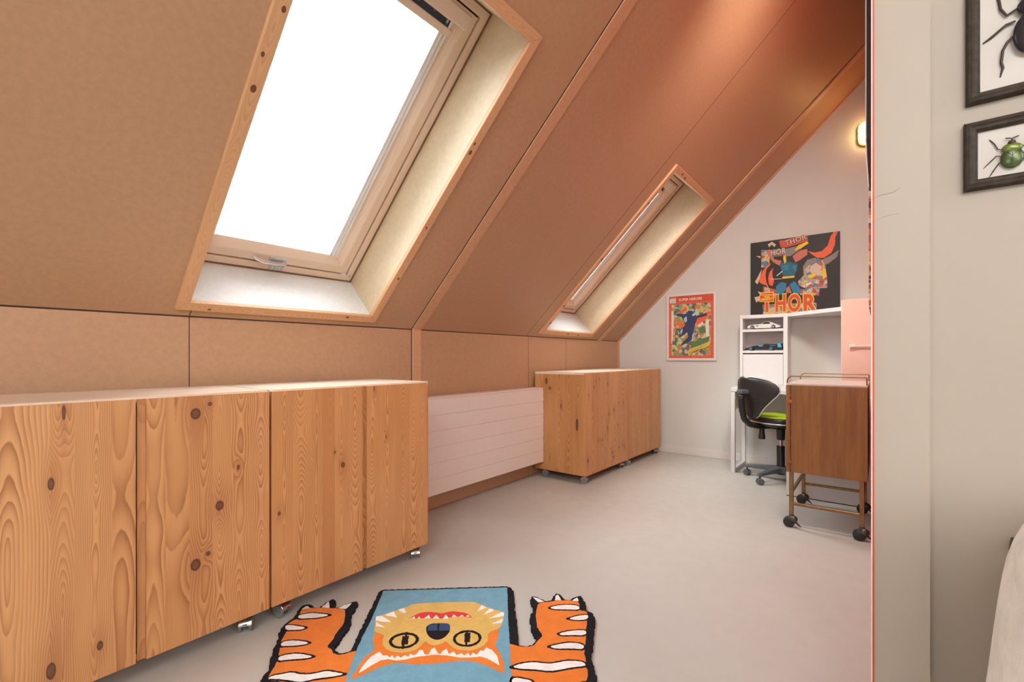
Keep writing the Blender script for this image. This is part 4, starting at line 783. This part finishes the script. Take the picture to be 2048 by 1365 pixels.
# ---------------------------------------------------------------- tiger rug (outlines in mm on the floor)
RUG = {'black':[[(-1516,645),(-1534,662),(-1559,691),(-1590,708),(-1636,735),(-1672,763),(-1710,794),(-1733,803),(-1752,818),(-1774,843),(-1780,857),(-1787,883),(-1803,903),(-1831,928),(-1848,949),(-1843,972),(-1818,977),(-1795,974),(-1781,985),(-1788,1008),(-1799,1040),(-1799,1056),(-1779,1056),(-1726,1029),(-1719,1035),(-1718,1060),(-1715,1096),(-1702,1108),(-1685,1101),(-1660,1071),(-1641,1045),(-1608,1019),(-1585,1005),(-1559,977),(-1542,949),(-1517,919),(-1502,888),(-1486,880),(-1454,875),(-1442,884),(-1433,904),(-1443,919),(-1417,940),(-1269,841)],
[(-1699,1235),(-1546,1372),(-1297,1594),(-1278,1595),(-1247,1581),(-1158,1476),(-1096,1410),(-996,1293),(-1012,1268),(-900,1134),(-1309,810),(-1431,905),(-1456,934),(-1532,1020),(-1634,1140),(-1694,1207)],
[(-1026,1282),(-997,1294),(-978,1305),(-961,1325),(-965,1362),(-989,1377),(-1022,1404),(-1064,1451),(-1079,1478),(-1086,1506),(-1116,1538),(-1142,1561),(-1156,1592),(-1139,1602),(-1085,1600),(-1078,1616),(-1092,1677),(-1081,1683),(-1031,1657),(-1017,1668),(-1006,1715),(-998,1727),(-958,1693),(-927,1646),(-908,1640),(-889,1635),(-860,1600),(-841,1553),(-824,1520),(-792,1457),(-778,1416),(-769,1394),(-743,1367),(-707,1324),(-695,1297),(-919,1119),(-1026,1250)]],
'orange':[[(-1504,654),(-1538,687),(-1564,714),(-1581,729),(-1628,757),(-1677,786),(-1697,804),(-1725,828),(-1765,850),(-1774,879),(-1767,893),(-1808,920),(-1822,936),(-1820,950),(-1811,958),(-1794,970),(-1779,984),(-1768,999),(-1746,1009),(-1723,1024),(-1690,1044),(-1657,1026),(-1617,999),(-1595,979),(-1580,954),(-1566,931),(-1537,903),(-1527,878),(-1513,869),(-1493,874),(-1473,865),(-1454,867),(-1436,881),(-1427,901),(-1417,921),(-1405,931),(-1269,841)],
[(-1045,1272),(-1028,1283),(-996,1290),(-975,1301),(-955,1317),(-961,1361),(-964,1397),(-1000,1415),(-1039,1457),(-1075,1508),(-1107,1567),(-1081,1595),(-1047,1641),(-1011,1665),(-982,1687),(-943,1623),(-920,1637),(-895,1604),(-877,1561),(-825,1463),(-801,1408),(-773,1371),(-756,1338),(-742,1331),(-725,1300),(-720,1277),(-919,1119)]],
'stripe':[[(-1789,904),(-1780,923),(-1768,944),(-1731,966),(-1695,983),(-1707,953),(-1737,921),(-1767,893)],
[(-1761,841),(-1752,851),(-1716,870),(-1686,881),(-1687,867),(-1700,851),(-1731,826)],
[(-1667,783),(-1654,807),(-1618,831),(-1588,842),(-1591,828),(-1609,805),(-1630,787),(-1647,770)],
[(-1595,738),(-1585,760),(-1565,784),(-1532,802),(-1505,811),(-1511,796),(-1523,783),(-1551,756),(-1574,728)],
[(-1514,665),(-1516,681),(-1495,710),(-1484,728),(-1447,743),(-1420,768),(-1405,799),(-1378,814),(-1340,831),(-1367,793),(-1391,767),(-1409,738),(-1421,720),(-1458,704),(-1493,682)],
[(-1047,1563),(-1041,1587),(-1004,1630),(-960,1651),(-945,1625),(-990,1596),(-1024,1568)],
[(-949,1543),(-929,1584),(-904,1614),(-893,1606),(-889,1583),(-918,1555)],
[(-923,1438),(-913,1461),(-880,1501),(-855,1519),(-841,1492),(-886,1458),(-910,1437)],
[(-908,1354),(-896,1377),(-863,1421),(-820,1440),(-806,1417),(-841,1394),(-884,1358)],
[(-944,1188),(-935,1215),(-905,1252),(-864,1273),(-846,1290),(-822,1325),(-787,1351),(-765,1354),(-758,1343),(-795,1304),(-814,1276),(-836,1249),(-874,1230),(-913,1202)],
[(-911,1148),(-896,1161),(-877,1169),(-858,1176),(-851,1173),(-851,1158),(-893,1125)]],
'claw':[[(-1822,936),(-1831,956),(-1826,964),(-1807,960)],
[(-1775,995),(-1784,1015),(-1795,1037),(-1746,1011)],
[(-1716,1032),(-1714,1058),(-1707,1087),(-1693,1062),(-1687,1048)],
[(-1149,1590),(-1129,1594),(-1092,1591),(-1109,1570)],
[(-1064,1626),(-1080,1659),(-1078,1673),(-1043,1644)],
[(-1006,1668),(-1001,1703),(-983,1684)]],
'blue':[[(-1689,1230),(-1565,1340),(-1426,1463),(-1286,1586),(-1222,1510),(-1140,1412),(-1034,1288),(-973,1217),(-901,1134),(-1308,810),(-1357,858),(-1417,920),(-1467,976),(-1536,1060),(-1632,1167)]],
'face_orange':[[(-1460,1022),(-1441,1057),(-1254,1113),(-1207,1151),(-1135,1300),(-1116,1329),(-1084,1287),(-1061,1236),(-1033,1228),(-992,1202),(-941,1146),(-972,1147),(-1019,1142),(-1064,1131),(-1101,1105),(-1135,1063),(-1175,1024),(-1206,996),(-1229,986),(-1265,958),(-1281,923),(-1293,867),(-1303,824),(-1319,846),(-1347,887),(-1366,922),(-1369,955),(-1377,966),(-1414,986)]],
'face_yellow':[[(-1539,1087),(-1529,1126),(-1513,1171),(-1506,1200),(-1499,1243),(-1453,1290),(-1388,1348),(-1320,1404),(-1282,1410),(-1231,1410),(-1170,1423),(-1143,1387),(-1126,1356),(-1113,1328),(-1130,1284),(-1114,1263),(-1096,1239),(-1089,1207),(-1102,1173),(-1119,1156),(-1152,1139),(-1185,1143),(-1215,1151),(-1214,1129),(-1224,1109),(-1246,1101),(-1273,1105),(-1263,1081),(-1260,1048),(-1280,1013),(-1312,994),(-1348,989),(-1380,1001),(-1400,1016),(-1412,1036),(-1438,1029),(-1467,1027),(-1507,1061)]],
'face_white':[[(-1311,860),(-1324,878),(-1334,898),(-1349,930),(-1349,965),(-1330,962),(-1320,962),(-1313,970),(-1297,969),(-1298,982),(-1281,976),(-1282,992),(-1266,991),(-1265,1008),(-1248,1010),(-1259,1025),(-1241,1025),(-1239,1038),(-1248,1057),(-1239,1064),(-1216,1053),(-1205,1062),(-1219,1086),(-1217,1099),(-1189,1086),(-1175,1085),(-1182,1103),(-1179,1120),(-1153,1106),(-1150,1125),(-1127,1118),(-1123,1135),(-1106,1132),(-1105,1150),(-1088,1143),(-1093,1162),(-1076,1161),(-1081,1189),(-1071,1191),(-1077,1211),(-1051,1213),(-1017,1200),(-979,1168),(-1006,1169),(-1037,1170),(-1061,1162),(-1080,1141),(-1110,1117),(-1152,1098),(-1189,1074),(-1213,1046),(-1234,1019),(-1247,994),(-1266,973),(-1294,960),(-1307,941),(-1310,911),(-1309,880)],
[(-1542,1089),(-1527,1104),(-1500,1104),(-1465,1102),(-1488,1084),(-1521,1072)],
[(-1507,1065),(-1455,1067),(-1487,1049)],
[(-1524,1118),(-1516,1153),(-1471,1134),(-1499,1127),(-1508,1118)],
[(-1515,1173),(-1506,1196),(-1472,1179),(-1484,1170)],
[(-1258,1361),(-1274,1405),(-1248,1405),(-1252,1382)],
[(-1222,1359),(-1232,1406),(-1214,1412),(-1210,1396)],
[(-1188,1351),(-1178,1416),(-1168,1421),(-1154,1401)],
[(-1155,1333),(-1144,1386),(-1130,1361)]],
'mouth':[[(-1426,1155),(-1432,1191),(-1425,1220),(-1401,1243),(-1382,1253),(-1360,1260),(-1351,1274),(-1343,1290),(-1324,1309),(-1290,1323),(-1262,1323),(-1240,1314),(-1266,1308),(-1301,1277),(-1331,1238),(-1370,1211),(-1403,1184)]],
'tooth':[[(-1422,1162),(-1424,1183),(-1410,1173)],
[(-1406,1180),(-1410,1194),(-1395,1188)],
[(-1385,1196),(-1389,1226),(-1367,1213)],
[(-1357,1217),(-1366,1241),(-1338,1233)],
[(-1325,1239),(-1338,1267),(-1310,1254)],
[(-1306,1269),(-1314,1285),(-1296,1284)],
[(-1285,1291),(-1288,1306),(-1274,1302)],
[(-1267,1307),(-1268,1320),(-1254,1315)]],
'nose':[[(-1331,1158),(-1341,1179),(-1327,1199),(-1308,1216),(-1284,1233),(-1263,1219),(-1240,1189),(-1232,1154),(-1244,1132),(-1270,1127),(-1304,1139)]],
'nose_blue':[[(-1315,1150),(-1336,1175),(-1321,1198),(-1316,1204),(-1284,1172)],
[(-1311,1209),(-1282,1230),(-1261,1214),(-1251,1200),(-1278,1176)]],
'eye_ring':[[(-1301,1100),(-1293,1093),(-1287,1084),(-1284,1074),(-1283,1063),(-1284,1052),(-1288,1042),(-1295,1032),(-1303,1024),(-1312,1018),(-1322,1013),(-1334,1010),(-1345,1010),(-1355,1013),(-1365,1017),(-1373,1024),(-1379,1032),(-1383,1042),(-1385,1053),(-1384,1064),(-1380,1075),(-1374,1086),(-1365,1094),(-1355,1101),(-1344,1106),(-1333,1108),(-1321,1108),(-1310,1105)],
[(-1128,1244),(-1122,1236),(-1117,1226),(-1115,1215),(-1115,1204),(-1118,1193),(-1123,1183),(-1130,1175),(-1139,1168),(-1149,1163),(-1160,1160),(-1171,1159),(-1182,1161),(-1192,1165),(-1201,1172),(-1208,1180),(-1213,1190),(-1216,1201),(-1216,1212),(-1214,1223),(-1209,1234),(-1202,1243),(-1192,1250),(-1182,1256),(-1170,1258),(-1159,1259),(-1147,1256),(-1137,1251)]],
'eye':[[(-1307,1090),(-1301,1085),(-1297,1079),(-1295,1071),(-1295,1063),(-1296,1055),(-1300,1046),(-1304,1039),(-1311,1032),(-1318,1027),(-1326,1023),(-1334,1021),(-1343,1021),(-1350,1022),(-1357,1025),(-1363,1030),(-1367,1037),(-1370,1044),(-1371,1052),(-1369,1061),(-1366,1069),(-1361,1077),(-1355,1084),(-1347,1089),(-1339,1093),(-1330,1095),(-1322,1096),(-1314,1094)],
[(-1135,1236),(-1130,1230),(-1127,1222),(-1125,1214),(-1126,1205),(-1128,1197),(-1133,1189),(-1138,1182),(-1145,1177),(-1153,1172),(-1161,1170),(-1170,1169),(-1178,1170),(-1186,1173),(-1193,1178),(-1198,1184),(-1202,1192),(-1204,1200),(-1203,1209),(-1201,1217),(-1197,1226),(-1191,1233),(-1184,1239),(-1176,1243),(-1167,1246),(-1158,1246),(-1149,1245),(-1142,1241)]],
'pupil':[[(-1368,1092),(-1362,1099),(-1343,1081),(-1342,1087),(-1304,1052),(-1313,1044),(-1296,1029),(-1302,1023),(-1318,1038),(-1323,1037),(-1357,1070),(-1350,1076)],
[(-1202,1239),(-1196,1245),(-1185,1233),(-1178,1239),(-1141,1197),(-1148,1191),(-1132,1173),(-1139,1169),(-1154,1186),(-1159,1185),(-1193,1224),(-1191,1228)]]}

def pile(name, col, hi, bsc=260, bst=.5, var=.08, sheen=.12):
    k = NT(name); ob = k.obj(); a = k.noise(ob, bsc, 3, .6); b2 = k.noise(ob, 26, 4, .6); c = k.noise(ob, 5, 3)
    cc = k.mix(k.mr(b2, .3, .7, 0, 1), [x*(1-var) for x in col], [min(1, x*(1+var)) for x in col]); cc = k.mix(k.mr(a, .3, .75, .0, .30), cc, [x*.72 for x in col]); cc = k.mix(k.mr(c, .5, .7, 0, .2), cc, [x*.85 for x in col])
    k.set(Base_Color=cc, Roughness=.95, Specular_IOR_Level=.1, Sheen_Weight=sheen, Sheen_Roughness=.6); k.bump(a, bst, hi); return k.m
P_BLK = pile('black_pile', (.012, .013, .016), .006, 150, 1.0, .3, .02); P_ORG = pile('orange_pile', (.72, .19, .016), .0015); P_BLU = pile('blue_pile', (.15, .34, .455), .0015); P_YEL = pile('yellow_pile', (.64, .42, .11), .0015)
P_WHT = pile('white_pile', (.80, .78, .76), .0015); P_RED = pile('red_pile', (.66, .030, .022), .0015); P_NVY = pile('navy_pile', (.018, .05, .14), .0015); P_LIN = pile('dark_line_pile', (.016, .010, .013), .0015, sheen=.02)
def refine(poly, step, jit, rnd):
    out = []
    for i, p in enumerate(poly):
        q = poly[(i+1) % len(poly)]; L = math.hypot(q[0]-p[0], q[1]-p[1]); n = max(1, int(L/step))
        nx, ny = ((q[1]-p[1])/L, -(q[0]-p[0])/L) if L > 0 else (0, 0)
        for j in range(n):
            f = j/n; d = rnd.uniform(-jit, jit); out.append((p[0]+(q[0]-p[0])*f+nx*d, p[1]+(q[1]-p[1])*f+ny*d))
    return out
def chaikin(p, k=1):
    for _ in range(k):
        o = []
        for i in range(len(p)):
            a, c = p[i], p[(i+1) % len(p)]; o += [(a[0]*.75+c[0]*.25, a[1]*.75+c[1]*.25), (a[0]*.25+c[0]*.75, a[1]*.25+c[1]*.75)]
        p = o
    return p
def offset(p, d):
    n = len(p); a = sum(p[i][0]*p[(i+1) % n][1]-p[(i+1) % n][0]*p[i][1] for i in range(n)); s = 1 if a > 0 else -1; out = []
    for i in range(n):
        e1 = Vector((p[i][0]-p[i-1][0], p[i][1]-p[i-1][1])).normalized(); e2 = Vector((p[(i+1) % n][0]-p[i][0], p[(i+1) % n][1]-p[i][1])).normalized()
        nn = Vector((e1.y+e2.y, -(e1.x+e2.x))); nn.normalize(); m = min(2.6, 1/max(.3, nn.dot(Vector((e1.y, -e1.x))))); out.append((p[i][0]+nn.x*d*s*m, p[i][1]+nn.y*d*s*m))
    return out
RO = Vector((-1150, 1150)); rr = random.Random(4)
rug = empty('tiger_rug', (RO.x/1000, RO.y/1000, 0)); tag(rug, 'orange and blue tiger rug with a black edge lying on the grey floor', 'rug')
def rpart(name, poly, mat, z0, z1, par=None, ch=0, step=.012, jit=.0012, off=0):
    p = [((x-RO.x)/1000, (y-RO.y)/1000) for x, y in poly]
    if off: p = offset(p, off)
    if ch: p = chaikin(p, ch)
    p = refine(p, step, jit, rr)
    return MB().prism(p, z0, z1).obj(name, mat, par or rug)
# the part of the rug that runs on towards the camera, below the picture
D = (.645, -.764); A_ = (.764, .645)
def ext(p0, p1, l0, l1): return [p0, p1, (p1[0]+D[0]*l1, p1[1]+D[1]*l1), (p0[0]+D[0]*l0, p0[1]+D[1]*l0)]
bl, brr = (-1319, 822), (-884, 1125)
rpart('border_pile', RUG['black'][0]+[], P_BLK, 0, .0125, step=.008, jit=.003); rpart('border_pile', RUG['black'][1], P_BLK, 0, .0126, step=.008, jit=.0026); rpart('border_pile', RUG['black'][2], P_BLK, 0, .0125, step=.008, jit=.003)
body_out = [(-1530, 640), (-1275, 850), (-900, 1150), (-672, 1310), (-600, 1240), (-560, 1120), (-600, 980), (-760, 800), (-950, 640), (-1150, 500), (-1330, 440), (-1460, 480)]
rpart('border_pile', body_out, P_BLK, 0, .0124, ch=2, step=.01, jit=.002)
bo = rpart('body', [(-1512, 650), (-1275, 860), (-900, 1160), (-700, 1300), (-640, 1220), (-605, 1115), (-640, 1000), (-790, 830), (-960, 680), (-1150, 545), (-1320, 488), (-1430, 520)], P_ORG, .002, .0130, ch=2)
for i in (0, 1): rpart('foreleg', RUG['orange'][i], P_ORG, .002, .0132, ch=1, jit=.0016)
bp_ = RUG['blue'][0]
panel = rpart('panel', bp_, P_BLU, .002, .0137); tag(panel, 'sky blue rectangular panel')
rpart('panel', ext(bl, brr, 300, 300), P_BLU, .002, .0136)
for p in RUG['stripe']:
    s = rpart('stripe', p, P_WHT, .004, .0141, ch=1, step=.006, jit=.0008); rpart('stripe_outline', p, P_LIN, .004, .0137, s, ch=1, step=.006, jit=.001, off=.0075)
for p in RUG['claw']: rpart('claw', p, P_WHT, .004, .0139)
fc = rpart('face', RUG['face_orange'][0], P_ORG, .004, .0142, ch=1); mz = rpart('muzzle', RUG['face_yellow'][0], P_YEL, .004, .0147, ch=1)
for p in RUG['face_white']: rpart('white_marking', p, P_WHT, .004, .0152, step=.006, jit=.0006)
mo = rpart('mouth', RUG['mouth'][0], P_RED, .004, .0152, ch=1)
for p in RUG['tooth']: rpart('tooth', p, P_WHT, .004, .0157, mo)
no = rpart('nose', RUG['nose'][0], P_LIN, .004, .0152, ch=1)
for p in RUG['nose_blue']: rpart('nose_highlight', p, P_NVY, .004, .0157, no)
for i in (0, 1):
    e = rpart('eye_ring', RUG['eye_ring'][i], P_LIN, .004, .0152, step=.005, jit=.0012); rpart('eye', RUG['eye'][i], P_YEL, .004, .0157, e, step=.005, jit=.001); rpart('pupil', RUG['pupil'][i], P_LIN, .004, .0162, e)
